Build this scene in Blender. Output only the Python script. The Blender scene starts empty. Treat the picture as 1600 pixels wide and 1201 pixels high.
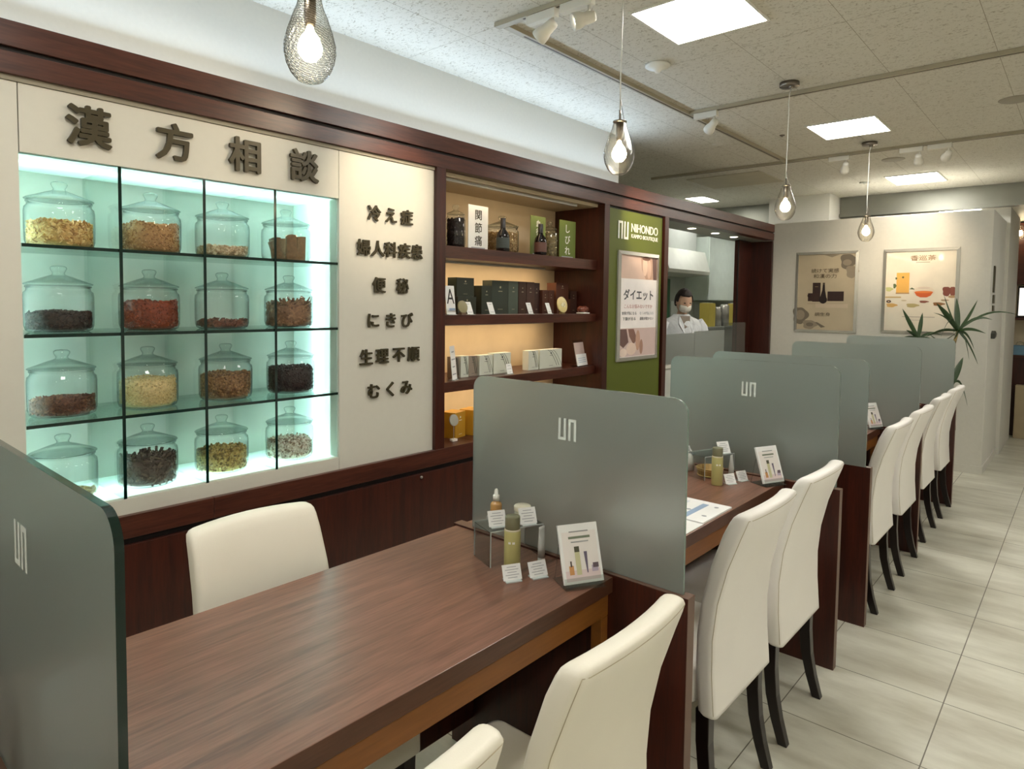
import bpy, bmesh, math, random
from mathutils import Vector, Matrix
random.seed(7)
PI = math.pi
S = bpy.context.scene
COL = S.collection

# ------------------------------------------------------------------ camera, world, exposure
cam_d = bpy.data.cameras.new('camera')
cam = bpy.data.objects.new('camera', cam_d)
COL.objects.link(cam)
yaw, pit, rol = 0.7180, -0.0535, 0.0126
fw = Vector((-math.sin(yaw) * math.cos(pit), math.cos(yaw) * math.cos(pit), math.sin(pit)))
r0 = Vector((math.cos(yaw), math.sin(yaw), 0))
u0 = r0.cross(fw)
rt = r0 * math.cos(rol) + u0 * math.sin(rol)
up = -r0 * math.sin(rol) + u0 * math.cos(rol)
cam.matrix_world = Matrix(((rt.x, up.x, -fw.x, 0), (rt.y, up.y, -fw.y, 0), (rt.z, up.z, -fw.z, 1.46), (0, 0, 0, 1)))
cam_d.sensor_fit = 'HORIZONTAL'
cam_d.sensor_width = 36
cam_d.lens = 1032.67 / 1600 * 36
cam_d.shift_x = 0
cam_d.shift_y = -(600.5 - 527.5) / 1600
cam_d.clip_start = 0.02
S.camera = cam
S.view_settings.view_transform = 'Standard'
S.view_settings.look = 'None'
S.view_settings.gamma = 1
S.view_settings.use_curve_mapping = False
S.view_settings.exposure = 0.38
S.cycles.use_denoising = True
S.cycles.max_bounces = 14
S.cycles.transparent_max_bounces = 40
S.cycles.transmission_bounces = 12
S.cycles.glossy_bounces = 6
S.cycles.diffuse_bounces = 6
S.cycles.sample_clamp_indirect = 6
S.cycles.caustics_reflective = False
S.cycles.caustics_refractive = False
W = bpy.data.worlds.new('world')
S.world = W
W.use_nodes = True
W.node_tree.nodes['Background'].inputs[0].default_value = (1, 0.98, 0.95, 1)
W.node_tree.nodes['Background'].inputs[1].default_value = 0.4

PANEL_E = 24.0      # ceiling light panels
TRIM_E = 0.62       # cool strip light on top of the wooden beam
LEDW = 11.0          # display case tubes (watts)
SPOT_E = 70.0

# ------------------------------------------------------------------ materials
def s2l(c):
    return tuple(((v / 255) / 12.92 if v / 255 <= 0.04045 else ((v / 255 + 0.055) / 1.055) ** 2.4) for v in c[:3]) + (1,)

def mat(name, rgb, rough=0.5, metal=0.0, spec=0.5, noise=None, bump=None, emit=0, coat=0):
    m = bpy.data.materials.new(name)
    m.use_nodes = True
    nt = m.node_tree
    b = nt.nodes['Principled BSDF']
    c = s2l(rgb)
    b.inputs['Base Color'].default_value = c
    b.inputs['Roughness'].default_value = rough
    b.inputs['Metallic'].default_value = metal
    b.inputs['Specular IOR Level'].default_value = spec
    b.inputs['Coat Weight'].default_value = coat
    tc = nt.nodes.new('ShaderNodeTexCoord')
    sc, amt = noise if noise else (9.0, 0.04)
    n = nt.nodes.new('ShaderNodeTexNoise')
    n.inputs['Scale'].default_value = sc
    n.inputs['Detail'].default_value = 4
    nt.links.new(tc.outputs['Object'], n.inputs['Vector'])
    mr = nt.nodes.new('ShaderNodeMapRange')
    mr.inputs['From Min'].default_value = 0.3
    mr.inputs['From Max'].default_value = 0.7
    mr.inputs['To Min'].default_value = 1 - amt
    mr.inputs['To Max'].default_value = 1 + amt
    nt.links.new(n.outputs['Fac'], mr.inputs['Value'])
    mx = nt.nodes.new('ShaderNodeVectorMath')
    mx.operation = 'SCALE'
    mx.inputs[0].default_value = c[:3]
    nt.links.new(mr.outputs[0], mx.inputs['Scale'])
    nt.links.new(mx.outputs[0], b.inputs['Base Color'])
    if bump:
        n2 = nt.nodes.new('ShaderNodeTexNoise')
        n2.inputs['Scale'].default_value = bump[0]
        n2.inputs['Detail'].default_value = 3
        nt.links.new(tc.outputs['Object'], n2.inputs['Vector'])
        bp = nt.nodes.new('ShaderNodeBump')
        bp.inputs['Strength'].default_value = bump[1]
        bp.inputs['Distance'].default_value = bump[2] if len(bump) > 2 else 0.002
        nt.links.new(n2.outputs['Fac'], bp.inputs['Height'])
        nt.links.new(bp.outputs['Normal'], b.inputs['Normal'])
    if emit:
        b.inputs['Emission Color'].default_value = c
        b.inputs['Emission Strength'].default_value = emit
    return m

def wood(name, dark, light, axis='Y', rough=0.35, scale=1.0, spec=0.5, fine=1.0):
    m = bpy.data.materials.new(name)
    m.use_nodes = True
    nt = m.node_tree
    b = nt.nodes['Principled BSDF']
    tc = nt.nodes.new('ShaderNodeTexCoord')
    mp = nt.nodes.new('ShaderNodeMapping')
    sc = [26 * scale] * 3
    sc['XYZ'.index(axis)] = 1.6 * scale
    mp.inputs['Scale'].default_value = sc
    nt.links.new(tc.outputs['Object'], mp.inputs['Vector'])
    n = nt.nodes.new('ShaderNodeTexNoise')
    n.inputs['Scale'].default_value = 1
    n.inputs['Detail'].default_value = 5
    n.inputs['Distortion'].default_value = 0.6
    nt.links.new(mp.outputs[0], n.inputs['Vector'])
    mp2 = nt.nodes.new('ShaderNodeMapping')
    sc2 = [170 * fine] * 3
    sc2['XYZ'.index(axis)] = 12 * fine
    mp2.inputs['Scale'].default_value = sc2
    nt.links.new(tc.outputs['Object'], mp2.inputs['Vector'])
    n2 = nt.nodes.new('ShaderNodeTexNoise')
    n2.inputs['Scale'].default_value = 1
    n2.inputs['Detail'].default_value = 2
    nt.links.new(mp2.outputs[0], n2.inputs['Vector'])
    mm = nt.nodes.new('ShaderNodeMix')
    mm.data_type = 'FLOAT'
    mm.inputs[0].default_value = 0.4
    nt.links.new(n.outputs['Fac'], mm.inputs[2])
    nt.links.new(n2.outputs['Fac'], mm.inputs[3])
    cr = nt.nodes.new('ShaderNodeValToRGB')
    cr.color_ramp.elements[0].position = 0.36
    cr.color_ramp.elements[1].position = 0.64
    cr.color_ramp.elements[0].color = s2l(dark)
    cr.color_ramp.elements[1].color = s2l(light)
    nt.links.new(mm.outputs[0], cr.inputs['Fac'])
    nt.links.new(cr.outputs['Color'], b.inputs['Base Color'])
    b.inputs['Roughness'].default_value = rough
    b.inputs['Specular IOR Level'].default_value = spec
    return m

def emis(name, rgb, e):
    m = bpy.data.materials.new(name)
    m.use_nodes = True
    nt = m.node_tree
    nt.nodes.remove(nt.nodes['Principled BSDF'])
    em = nt.nodes.new('ShaderNodeEmission')
    em.inputs[0].default_value = s2l(rgb)
    em.inputs[1].default_value = e
    nt.links.new(em.outputs[0], nt.nodes['Material Output'].inputs[0])
    return m

def clear(name, tint=(235, 243, 240), edge=(150, 170, 165), rough=0.02, ior=1.45, power=2.2, glossmax=0.9, ribs=False):
    """clear thin glass: lets light straight through, darker and shinier towards its edges"""
    m = bpy.data.materials.new(name)
    m.use_nodes = True
    nt = m.node_tree
    nt.nodes.remove(nt.nodes['Principled BSDF'])
    lw = nt.nodes.new('ShaderNodeLayerWeight')
    lw.inputs['Blend'].default_value = 0.5
    gn = None
    if ribs:
        tc = nt.nodes.new('ShaderNodeTexCoord')
        mp = nt.nodes.new('ShaderNodeMapping')
        mp.inputs['Rotation'].default_value = (0.35, 0, 0)
        nt.links.new(tc.outputs['Object'], mp.inputs['Vector'])
        wv = nt.nodes.new('ShaderNodeTexWave')
        wv.bands_direction = 'Z'
        wv.inputs['Scale'].default_value = 55
        wv.inputs['Distortion'].default_value = 0.6
        nt.links.new(mp.outputs[0], wv.inputs['Vector'])
        gn = nt.nodes.new('ShaderNodeBump')
        gn.inputs['Strength'].default_value = 0.7
        gn.inputs['Distance'].default_value = 0.003
        nt.links.new(wv.outputs['Fac'], gn.inputs['Height'])
        nt.links.new(gn.outputs['Normal'], lw.inputs['Normal'])
    pw = nt.nodes.new('ShaderNodeMath')
    pw.operation = 'POWER'
    pw.inputs[1].default_value = power
    nt.links.new(lw.outputs['Facing'], pw.inputs[0])
    mc = nt.nodes.new('ShaderNodeMix')
    mc.data_type = 'RGBA'
    mc.inputs[6].default_value = s2l(tint)
    mc.inputs[7].default_value = s2l(edge)
    nt.links.new(pw.outputs[0], mc.inputs[0])
    tr = nt.nodes.new('ShaderNodeBsdfTransparent')
    nt.links.new(mc.outputs[2], tr.inputs[0])
    gl = nt.nodes.new('ShaderNodeBsdfGlossy')
    gl.inputs['Roughness'].default_value = rough
    if gn:
        nt.links.new(gn.outputs['Normal'], gl.inputs['Normal'])
    f0 = ((ior - 1) / (ior + 1)) ** 2
    p5 = nt.nodes.new('ShaderNodeMath')
    p5.operation = 'POWER'
    p5.inputs[1].default_value = 5
    nt.links.new(lw.outputs['Facing'], p5.inputs[0])
    mn = nt.nodes.new('ShaderNodeMapRange')
    mn.inputs['To Min'].default_value = f0
    mn.inputs['To Max'].default_value = glossmax
    nt.links.new(p5.outputs[0], mn.inputs['Value'])
    mx = nt.nodes.new('ShaderNodeMixShader')
    nt.links.new(mn.outputs[0], mx.inputs[0])
    nt.links.new(tr.outputs[0], mx.inputs[1])
    nt.links.new(gl.outputs[0], mx.inputs[2])
    nt.links.new(mx.outputs[0], nt.nodes['Material Output'].inputs[0])
    return m

def frosted(name, rgb, trans=0.5, rough=0.34, see=0.0, gloss=0.18):
    m = bpy.data.materials.new(name)
    m.use_nodes = True
    nt = m.node_tree
    nt.nodes.remove(nt.nodes['Principled BSDF'])
    c = s2l(rgb)
    tc = nt.nodes.new('ShaderNodeTexCoord')
    nz = nt.nodes.new('ShaderNodeTexNoise')
    nz.inputs['Scale'].default_value = 900
    nt.links.new(tc.outputs['Object'], nz.inputs['Vector'])
    df = nt.nodes.new('ShaderNodeBsdfDiffuse')
    df.inputs[0].default_value = c
    tl = nt.nodes.new('ShaderNodeBsdfTranslucent')
    tl.inputs[0].default_value = c
    m1 = nt.nodes.new('ShaderNodeMixShader')
    m1.inputs[0].default_value = trans
    nt.links.new(df.outputs[0], m1.inputs[1])
    nt.links.new(tl.outputs[0], m1.inputs[2])
    gl = nt.nodes.new('ShaderNodeBsdfGlossy')
    gl.inputs['Roughness'].default_value = rough
    gl.inputs[0].default_value = (0.84, 0.92, 0.93, 1)
    mr = nt.nodes.new('ShaderNodeMapRange')
    mr.inputs['To Min'].default_value = gloss - 0.05
    mr.inputs['To Max'].default_value = gloss + 0.05
    nt.links.new(nz.outputs['Fac'], mr.inputs['Value'])
    m2 = nt.nodes.new('ShaderNodeMixShader')
    nt.links.new(mr.outputs[0], m2.inputs[0])
    nt.links.new(m1.outputs[0], m2.inputs[1])
    nt.links.new(gl.outputs[0], m2.inputs[2])
    last = m2
    if see > 0:
        rf = nt.nodes.new('ShaderNodeBsdfRefraction')
        rf.inputs['Roughness'].default_value = 0.42
        rf.inputs['IOR'].default_value = 1.4
        rf.inputs[0].default_value = (0.93, 0.95, 0.93, 1)
        m3 = nt.nodes.new('ShaderNodeMixShader')
        m3.inputs[0].default_value = see
        nt.links.new(m2.outputs[0], m3.inputs[1])
        nt.links.new(rf.outputs[0], m3.inputs[2])
        last = m3
    nt.links.new(last.outputs[0], nt.nodes['Material Output'].inputs[0])
    return m

M = {}
M['wall'] = mat('wall white', (222, 220, 212), 0.75, noise=(60, 0.015), bump=(500, 0.15))
M['farwall'] = mat('far wall white', (214, 212, 204), 0.7, noise=(40, 0.02), bump=(400, 0.1))
M['panel'] = mat('white panel', (213, 209, 197), 0.5, noise=(30, 0.01))
M['niche'] = mat('niche white', (222, 226, 218), 0.6)
M['wood_y'] = wood('dark mahogany lengthwise', (58, 27, 18), (88, 46, 33), 'Y', 0.33)
M['wood_x'] = wood('dark mahogany crosswise', (56, 24, 15), (82, 40, 27), 'X', 0.36)
M['wood_z'] = wood('dark mahogany upright', (46, 17, 9), (72, 29, 17), 'Z', 0.36)
M['top'] = wood('walnut table top', (102, 68, 54), (140, 98, 80), 'Y', 0.30, 1.4, spec=0.6, fine=1.0)
M['edge'] = wood('table edge band', (72, 42, 28), (92, 58, 40), 'Y', 0.35)
M['apron'] = wood('ochre apron', (120, 72, 26), (136, 84, 32), 'Y', 0.4, 0.8)
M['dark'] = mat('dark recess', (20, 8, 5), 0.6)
M['leather'] = mat('cream leather', (236, 230, 214), 0.42, noise=(5, 0.015), bump=(330, 0.12, 0.001))
M['leatherw'] = mat('white leather', (242, 238, 232), 0.42, noise=(5, 0.015), bump=(330, 0.12, 0.001))
M['seam'] = mat('seam', (186, 174, 146), 0.6)
M['legblack'] = mat('black brown lacquer', (26, 17, 14), 0.28)
M['steel'] = mat('brushed steel', (180, 178, 170), 0.35, 0.7)
M['frame'] = mat('silver frame', (196, 194, 186), 0.25, 0.55)
M['nickel'] = mat('nickel', (140, 132, 122), 0.3, 1.0)
M['trackw'] = mat('cream track', (172, 164, 142), 0.5)
M['white'] = mat('white plastic', (232, 232, 226), 0.45)
M['ceilw'] = mat('white enamel', (222, 219, 208), 0.5)
M['paper'] = mat('paper', (240, 240, 238), 0.6)
M['ink'] = mat('ink', (70, 72, 78), 0.6)
M['inkl'] = mat('pale ink', (160, 162, 168), 0.6)
M['blueink'] = mat('blue print', (150, 172, 200), 0.6)
M['letter'] = mat('olive bronze letters', (64, 56, 34), 0.4, 0.2)
M['green'] = mat('olive green panel', (88, 98, 24), 0.5, noise=(3, 0.02))
M['greensign'] = mat('green card', (104, 120, 46), 0.5)
M['white_l'] = mat('white letters', (240, 240, 232), 0.5)
M['beige'] = mat('beige back', (206, 190, 160), 0.6)
M['glassedge'] = mat('dark green glass edge', (8, 34, 28), 0.12)
M['edgelight'] = mat('glass edge with painted reflection', (120, 138, 130), 0.15)  # pale grey paints in the light that the thin pane edges reflect
M['glass'] = clear('clear jar glass', (252, 253, 253), (78, 100, 96), 0.03, 1.5, 3.2)
M['lidglass'] = clear('clear lid glass', (249, 252, 251), (104, 128, 124), 0.03, 1.6, 3.6)
M['shelfglass'] = clear('glass shelf', (251, 254, 253), (206, 232, 222), 0.02, 1.45, 5)
M['acrylic'] = clear('clear acrylic', (244, 246, 245), (190, 196, 196), 0.03, 1.49, 2.5)
M['acredge'] = mat('acrylic edge', (196, 204, 204), 0.15)
M['bulbglass'] = clear('ribbed bulb glass', (252, 250, 245), (120, 114, 100), 0.08, 1.5, 2.4, ribs=True)
M['frost'] = frosted('frosted glass', (180, 190, 186), 0.5, 0.27, 0.44, 0.26)
M['frostlogo'] = mat('etched logo', (226, 234, 230), 0.8)
M['frostpale'] = frosted('pale frosted glass', (205, 210, 204), 0.55, 0.3, 0.45, 0.1)
M['acrylicw'] = frosted('opal acrylic', (240, 252, 250), 0.85, 0.4, 0.0, 0.06)
M['panel_e'] = emis('ceiling panel light', (255, 252, 244), PANEL_E)
M['down_e'] = emis('downlight', (255, 244, 225), 14)
M['bulb_e'] = emis('bulb', (255, 236, 196), 55)
M['spot_e'] = emis('spot lens', (255, 244, 220), 10)
M['track_dark'] = mat('track slot', (60, 50, 34), 0.5)
M['black'] = mat('black', (16, 16, 16), 0.4)
M['pgreen'] = mat('leaf green', (52, 76, 42), 0.4, noise=(20, 0.15))
M['stem'] = mat('tan stem', (150, 128, 82), 0.7, noise=(30, 0.2))
M['skin'] = mat('skin', (222, 182, 154), 0.5)
M['hair'] = mat('dark hair', (40, 30, 26), 0.55, bump=(90, 0.6))
M['coat'] = mat('white lab coat', (232, 236, 240), 0.8, bump=(25, 0.5, 0.02))
M['trouser'] = mat('dark trousers', (40, 40, 46), 0.8)
M['shirt'] = mat('grey shirt', (150, 138, 126), 0.7)
M['mask'] = mat('white face mask', (236, 232, 222), 0.8)

# floor: 450 mm tiles
def floor_mat():
    m = mat('stone floor tile', (190, 186, 168), 0.3)
    nt = m.node_tree
    b = nt.nodes['Principled BSDF']
    tc = nt.nodes.new('ShaderNodeTexCoord')
    mp = nt.nodes.new('ShaderNodeMapping')
    mp.inputs['Scale'].default_value = (1.5, 5, 1)
    nt.links.new(tc.outputs['Object'], mp.inputs['Vector'])
    n = nt.nodes.new('ShaderNodeTexNoise')
    n.inputs['Scale'].default_value = 1.3
    n.inputs['Detail'].default_value = 7
    n.inputs['Roughness'].default_value = 0.62
    nt.links.new(mp.outputs[0], n.inputs['Vector'])
    cr = nt.nodes.new('ShaderNodeValToRGB')
    cr.color_ramp.elements[0].position = 0.32
    cr.color_ramp.elements[1].position = 0.66
    cr.color_ramp.elements[0].color = s2l((188, 184, 167))
    cr.color_ramp.elements[1].color = s2l((225, 224, 210))
    nt.links.new(n.outputs['Fac'], cr.inputs['Fac'])
    br = nt.nodes.new('ShaderNodeTexBrick')
    br.offset = 0.0
    br.inputs['Scale'].default_value = 1.0
    br.inputs['Brick Width'].default_value = 0.45
    br.inputs['Row Height'].default_value = 0.45
    br.inputs['Mortar Size'].default_value = 0.0022
    br.inputs['Mortar Smooth'].default_value = 0.3
    mp2 = nt.nodes.new('ShaderNodeMapping')
    mp2.inputs['Location'].default_value = (0.345 + 4.5, -2.398 + 9.0, 0)
    nt.links.new(tc.outputs['Object'], mp2.inputs['Vector'])
    nt.links.new(mp2.outputs[0], br.inputs['Vector'])
    mx = nt.nodes.new('ShaderNodeMix')
    mx.data_type = 'RGBA'
    nt.links.new(br.outputs['Fac'], mx.inputs[0])
    nt.links.new(cr.outputs['Color'], mx.inputs[6])
    mx.inputs[7].default_value = s2l((104, 100, 84))
    nt.links.new(mx.outputs[2], b.inputs['Base Color'])
    bp = nt.nodes.new('ShaderNodeBump')
    bp.inputs['Strength'].default_value = 0.12
    bp.inputs['Distance'].default_value = 0.003
    nt.links.new(n.outputs['Fac'], bp.inputs['Height'])
    nt.links.new(bp.outputs['Normal'], b.inputs['Normal'])
    return m
M['floor'] = floor_mat()

def ceil_mat():
    m = mat('fissured ceiling tile', (212, 208, 196), 0.8)
    nt = m.node_tree
    b = nt.nodes['Principled BSDF']
    tc = nt.nodes.new('ShaderNodeTexCoord')
    mp = nt.nodes.new('ShaderNodeMapping')
    mp.inputs['Scale'].default_value = (55, 95, 60)
    nt.links.new(tc.outputs['Object'], mp.inputs['Vector'])
    n = nt.nodes.new('ShaderNodeTexNoise')
    n.inputs['Scale'].default_value = 1.0
    n.inputs['Detail'].default_value = 2.5
    n.inputs['Distortion'].default_value = 1.2
    nt.links.new(mp.outputs[0], n.inputs['Vector'])
    cr = nt.nodes.new('ShaderNodeValToRGB')
    cr.color_ramp.elements[0].position = 0.34
    cr.color_ramp.elements[1].position = 0.43
    cr.color_ramp.elements[0].color = s2l((172, 165, 148))
    cr.color_ramp.elements[1].color = s2l((214, 210, 198))
    nt.links.new(n.outputs['Fac'], cr.inputs['Fac'])
    br = nt.nodes.new('ShaderNodeTexBrick')
    br.offset = 0.0
    br.inputs['Scale'].default_value = 1.0
    br.inputs['Brick Width'].default_value = 0.45
    br.inputs['Row Height'].default_value = 0.9
    br.inputs['Mortar Size'].default_value = 0.0012
    mp2 = nt.nodes.new('ShaderNodeMapping')
    mp2.inputs['Location'].default_value = (2.18 + 4.5, -2.165 + 9.0, 0)
    nt.links.new(tc.outputs['Object'], mp2.inputs['Vector'])
    nt.links.new(mp2.outputs[0], br.inputs['Vector'])
    mx = nt.nodes.new('ShaderNodeMix')
    mx.data_type = 'RGBA'
    nt.links.new(br.outputs['Fac'], mx.inputs[0])
    nt.links.new(cr.outputs['Color'], mx.inputs[6])
    mx.inputs[7].default_value = s2l((146, 138, 118))
    nt.links.new(mx.outputs[2], b.inputs['Base Color'])
    bp = nt.nodes.new('ShaderNodeBump')
    bp.inputs['Strength'].default_value = 0.35
    bp.inputs['Distance'].default_value = 0.004
    nt.links.new(cr.outputs['Color'], bp.inputs['Height'])
    nt.links.new(bp.outputs['Normal'], b.inputs['Normal'])
    return m
M['ceil'] = ceil_mat()

# ------------------------------------------------------------------ mesh helpers
def box(bm, x0, x1, y0, y1, z0, z1, mi=0):
    vs = [bm.verts.new(p) for p in ((x0, y0, z0), (x1, y0, z0), (x1, y1, z0), (x0, y1, z0), (x0, y0, z1), (x1, y0, z1), (x1, y1, z1), (x0, y1, z1))]
    fs = []
    for f in ((3, 2, 1, 0), (4, 5, 6, 7), (0, 1, 5, 4), (1, 2, 6, 5), (2, 3, 7, 6), (3, 0, 4, 7)):
        fc = bm.faces.new([vs[i] for i in f])
        fc.material_index = mi
        fs.append(fc)
    return vs

def obox(bm, mtx, sx, sy, sz, mi=0):
    vs = box(bm, -sx / 2, sx / 2, -sy / 2, sy / 2, -sz / 2, sz / 2, mi)
    for v in vs:
        v.co = mtx @ v.co
    return vs

def lathe(bm, prof, c=(0, 0, 0), n=32, mi=0, caps=(False, False), twist=0.0, rib=0.0, ribn=0, axis=None):
    """prof: list of (r, z)"""
    rings = []
    for k, (r, z) in enumerate(prof):
        ring = []
        for i in range(n):
            a = 2 * PI * i / n + twist * k
            rr = r
            if rib and 0 < k < len(prof) - 1:
                rr = r * (1 + rib * math.sin(ribn * 2 * PI * i / n))
            p = Vector((rr * math.cos(a), rr * math.sin(a), z))
            if axis is not None:
                p = axis @ p
            ring.append(bm.verts.new((p.x + c[0], p.y + c[1], p.z + c[2])))
        rings.append(ring)
    for k in range(len(rings) - 1):
        a, b = rings[k], rings[k + 1]
        for i in range(n):
            f = bm.faces.new((a[i], a[(i + 1) % n], b[(i + 1) % n], b[i]))
            f.material_index = mi
            f.smooth = True
    if caps[0]:
        f = bm.faces.new(list(reversed(rings[0]))); f.material_index = mi
    if caps[1]:
        f = bm.faces.new(rings[-1]); f.material_index = mi
    return rings

def tube(bm, pts, r, n=8, mi=0, cap=True):
    pts = [Vector(p) for p in pts]
    rad = r if isinstance(r, (list, tuple)) else [r] * len(pts)
    rings = []
    prev = None
    for i, p in enumerate(pts):
        d = (pts[min(i + 1, len(pts) - 1)] - pts[max(i - 1, 0)]).normalized()
        if prev is None:
            a = Vector((0, 0, 1)) if abs(d.z) < 0.9 else Vector((1, 0, 0))
            prev = d.cross(a).normalized()
        s = (prev - d * prev.dot(d)).normalized()
        prev = s
        t = d.cross(s)
        rings.append([bm.verts.new(p + (s * math.cos(2 * PI * k / n) + t * math.sin(2 * PI * k / n)) * rad[i]) for k in range(n)])
    for a, b in zip(rings, rings[1:]):
        for k in range(n):
            f = bm.faces.new((a[k], a[(k + 1) % n], b[(k + 1) % n], b[k]))
            f.smooth = True
            f.material_index = mi
    if cap:
        f = bm.faces.new(list(reversed(rings[0]))); f.material_index = mi
        f = bm.faces.new(rings[-1]); f.material_index = mi

def loft(bm, rings, mi=0, caps=True, smooth=True):
    R = [[bm.verts.new(p) for p in r] for r in rings]
    n = len(R[0])
    for a, b in zip(R, R[1:]):
        for k in range(n):
            f = bm.faces.new((a[k], a[(k + 1) % n], b[(k + 1) % n], b[k]))
            f.smooth = smooth
            f.material_index = mi
    if caps:
        f = bm.faces.new(list(reversed(R[0]))); f.material_index = mi
        f = bm.faces.new(R[-1]); f.material_index = mi

def rrect(hx, hy, r, seg=4):
    """rounded rectangle outline, counter-clockwise"""
    pts = []
    r = min(r, hx * 0.98, hy * 0.98)
    for cx, cy, a0 in ((hx - r, hy - r, 0), (-hx + r, hy - r, PI / 2), (-hx + r, -hy + r, PI), (hx - r, -hy + r, 1.5 * PI)):
        for i in range(seg + 1):
            a = a0 + PI / 2 * i / seg
            pts.append((cx + r * math.cos(a), cy + r * math.sin(a)))
    return pts

def prism(bm, outline, fn, t0, t1, mi=0, side=None):
    """outline of 2D points extruded between t0 and t1; fn(u, v, t) -> point"""
    a = [bm.verts.new(fn(u, v, t0)) for u, v in outline]
    b = [bm.verts.new(fn(u, v, t1)) for u, v in outline]
    n = len(outline)
    f = bm.faces.new(list(reversed(a))); f.material_index = mi
    f = bm.faces.new(b); f.material_index = mi
    for k in range(n):
        f = bm.faces.new((a[k], a[(k + 1) % n], b[(k + 1) % n], b[k]))
        f.material_index = mi if side is None else side

def obj(name, bm, mats, parent=None, bevel=0, seg=2, smooth=False):
    bmesh.ops.recalc_face_normals(bm, faces=bm.faces)
    me = bpy.data.meshes.new(name)
    bm.to_mesh(me)
    bm.free()
    for m in (mats if isinstance(mats, (list, tuple)) else [mats]):
        me.materials.append(M[m] if isinstance(m, str) else m)
    if smooth:
        for p in me.polygons:
            p.use_smooth = True
    o = bpy.data.objects.new(name, me)
    COL.objects.link(o)
    if parent:
        o.parent = parent
    if bevel:
        md = o.modifiers.new('bevel', 'BEVEL')
        md.width = bevel
        md.segments = seg
        md.limit_method = 'ANGLE'
        md.angle_limit = math.radians(40)
        md.harden_normals = False
    return o

def tag(o, label, cat, group=None, kind=None):
    if label: o['label'] = label
    if cat: o['category'] = cat
    if group: o['group'] = group
    if kind: o['kind'] = kind
    return o

def thing(name, label, cat, loc=(0, 0, 0), rz=0, group=None):
    o = bpy.data.objects.new(name, None)
    o.empty_display_size = 0.05
    COL.objects.link(o)
    o.location = loc
    o.rotation_euler = (0, 0, rz)
    return tag(o, label, cat, group)

def struct(name, bm, m, **k):
    o = obj(name, bm, m, **k)
    o['kind'] = 'structure'
    return o

KIDS = {}
def kids(o):
    return [c for c in bpy.data.objects if c.parent == o]

def dup(root, loc, rz, label, group=None):
    def cp(o, par):
        c = o.copy()
        COL.objects.link(c)
        if par is not None:
            c.parent = par
        for k in kids(o):
            cp(k, c)
        return c
    r = cp(root, None)
    r.location = loc
    r.rotation_euler = (0, 0, rz)
    r['label'] = label
    if group: r['group'] = group
    return r

def NB():
    return bmesh.new()

def bx(x0, x1, y0, y1, z0, z1):
    b = NB()
    box(b, x0, x1, y0, y1, z0, z1)
    return b

# orientation frames for text and flat art: columns are (right, up, outwards)
FX = Matrix(((0, 0, 1), (1, 0, 0), (0, 1, 0)))       # faces +x, reads along +y
FY = Matrix(((1, 0, 0), (0, 0, -1), (0, 1, 0)))      # faces -y, reads along +x

def text(name, s, loc, size, m, frame, parent=None, ext=0.0, off=0.0, w=None, h=None, align='CENTER', mirror=False):
    cu = bpy.data.curves.new(name, 'FONT')
    cu.body = s
    cu.size = 1.0
    cu.resolution_u = 3
    to = bpy.data.objects.new('tmp', cu)
    COL.objects.link(to)
    bpy.context.view_layer.update()
    dg = bpy.context.evaluated_depsgraph_get()
    me = bpy.data.meshes.new_from_object(to.evaluated_get(dg))
    bpy.data.objects.remove(to)
    bpy.data.curves.remove(cu)
    if not me.vertices:
        return None
    xs = [v.co.x for v in me.vertices]; ys = [v.co.y for v in me.vertices]
    cx, cy = (min(xs) + max(xs)) / 2, (min(ys) + max(ys)) / 2
    W_, H_ = max(xs) - min(xs), max(ys) - min(ys)
    sx = w / W_ if w else (h / H_ if h else size)
    sy = h / H_ if h else (w / W_ if w else size)
    bm = NB()
    bm.from_mesh(me)
    bpy.data.meshes.remove(me)
    bmesh.ops.remove_doubles(bm, verts=bm.verts, dist=1e-5)
    for v in bm.verts:
        v.co = Vector(((v.co.x - cx) * sx * (-1 if mirror else 1), (v.co.y - cy) * sy, 0))
    if ext:
        r = bmesh.ops.extrude_face_region(bm, geom=bm.faces[:])
        for v in r['geom']:
            if isinstance(v, bmesh.types.BMVert):
                v.co.z += ext
    if off:                                    # bold strokes: the same glyph laid again around itself
        g = bm.verts[:] + bm.edges[:] + bm.faces[:]
        for k in range(8):
            d = bmesh.ops.duplicate(bm, geom=g)
            for v in d['geom']:
                if isinstance(v, bmesh.types.BMVert):
                    v.co += Vector((off * math.cos(k * PI / 4), off * math.sin(k * PI / 4), 0))
                    if v.co.z > 1e-7: v.co.z -= 2e-6 * (k + 1)
    F4 = frame.to_4x4()
    for v in bm.verts:
        v.co = (F4 @ v.co) + Vector(loc)
    return obj(name, bm, m, parent)

def rect(bm, c, r, u, w, h, n=None, t=0.0006, mi=0, shear=0):
    """thin flat rectangle at centre c with unit vectors r (right), u (up)"""
    r = Vector(r); u = Vector(u); c = Vector(c)
    nn = r.cross(u).normalized()
    P = [c + r * a * w / 2 + u * b * h / 2 + nn * k for k in (0, t) for a, b in ((-1, -1), (1, -1), (1, 1), (-1, 1))]
    vs = [bm.verts.new(p) for p in P]
    for f in ((3, 2, 1, 0), (4, 5, 6, 7), (0, 1, 5, 4), (1, 2, 6, 5), (2, 3, 7, 6), (3, 0, 4, 7)):
        fc = bm.faces.new([vs[i] for i in f]); fc.material_index = mi

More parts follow.
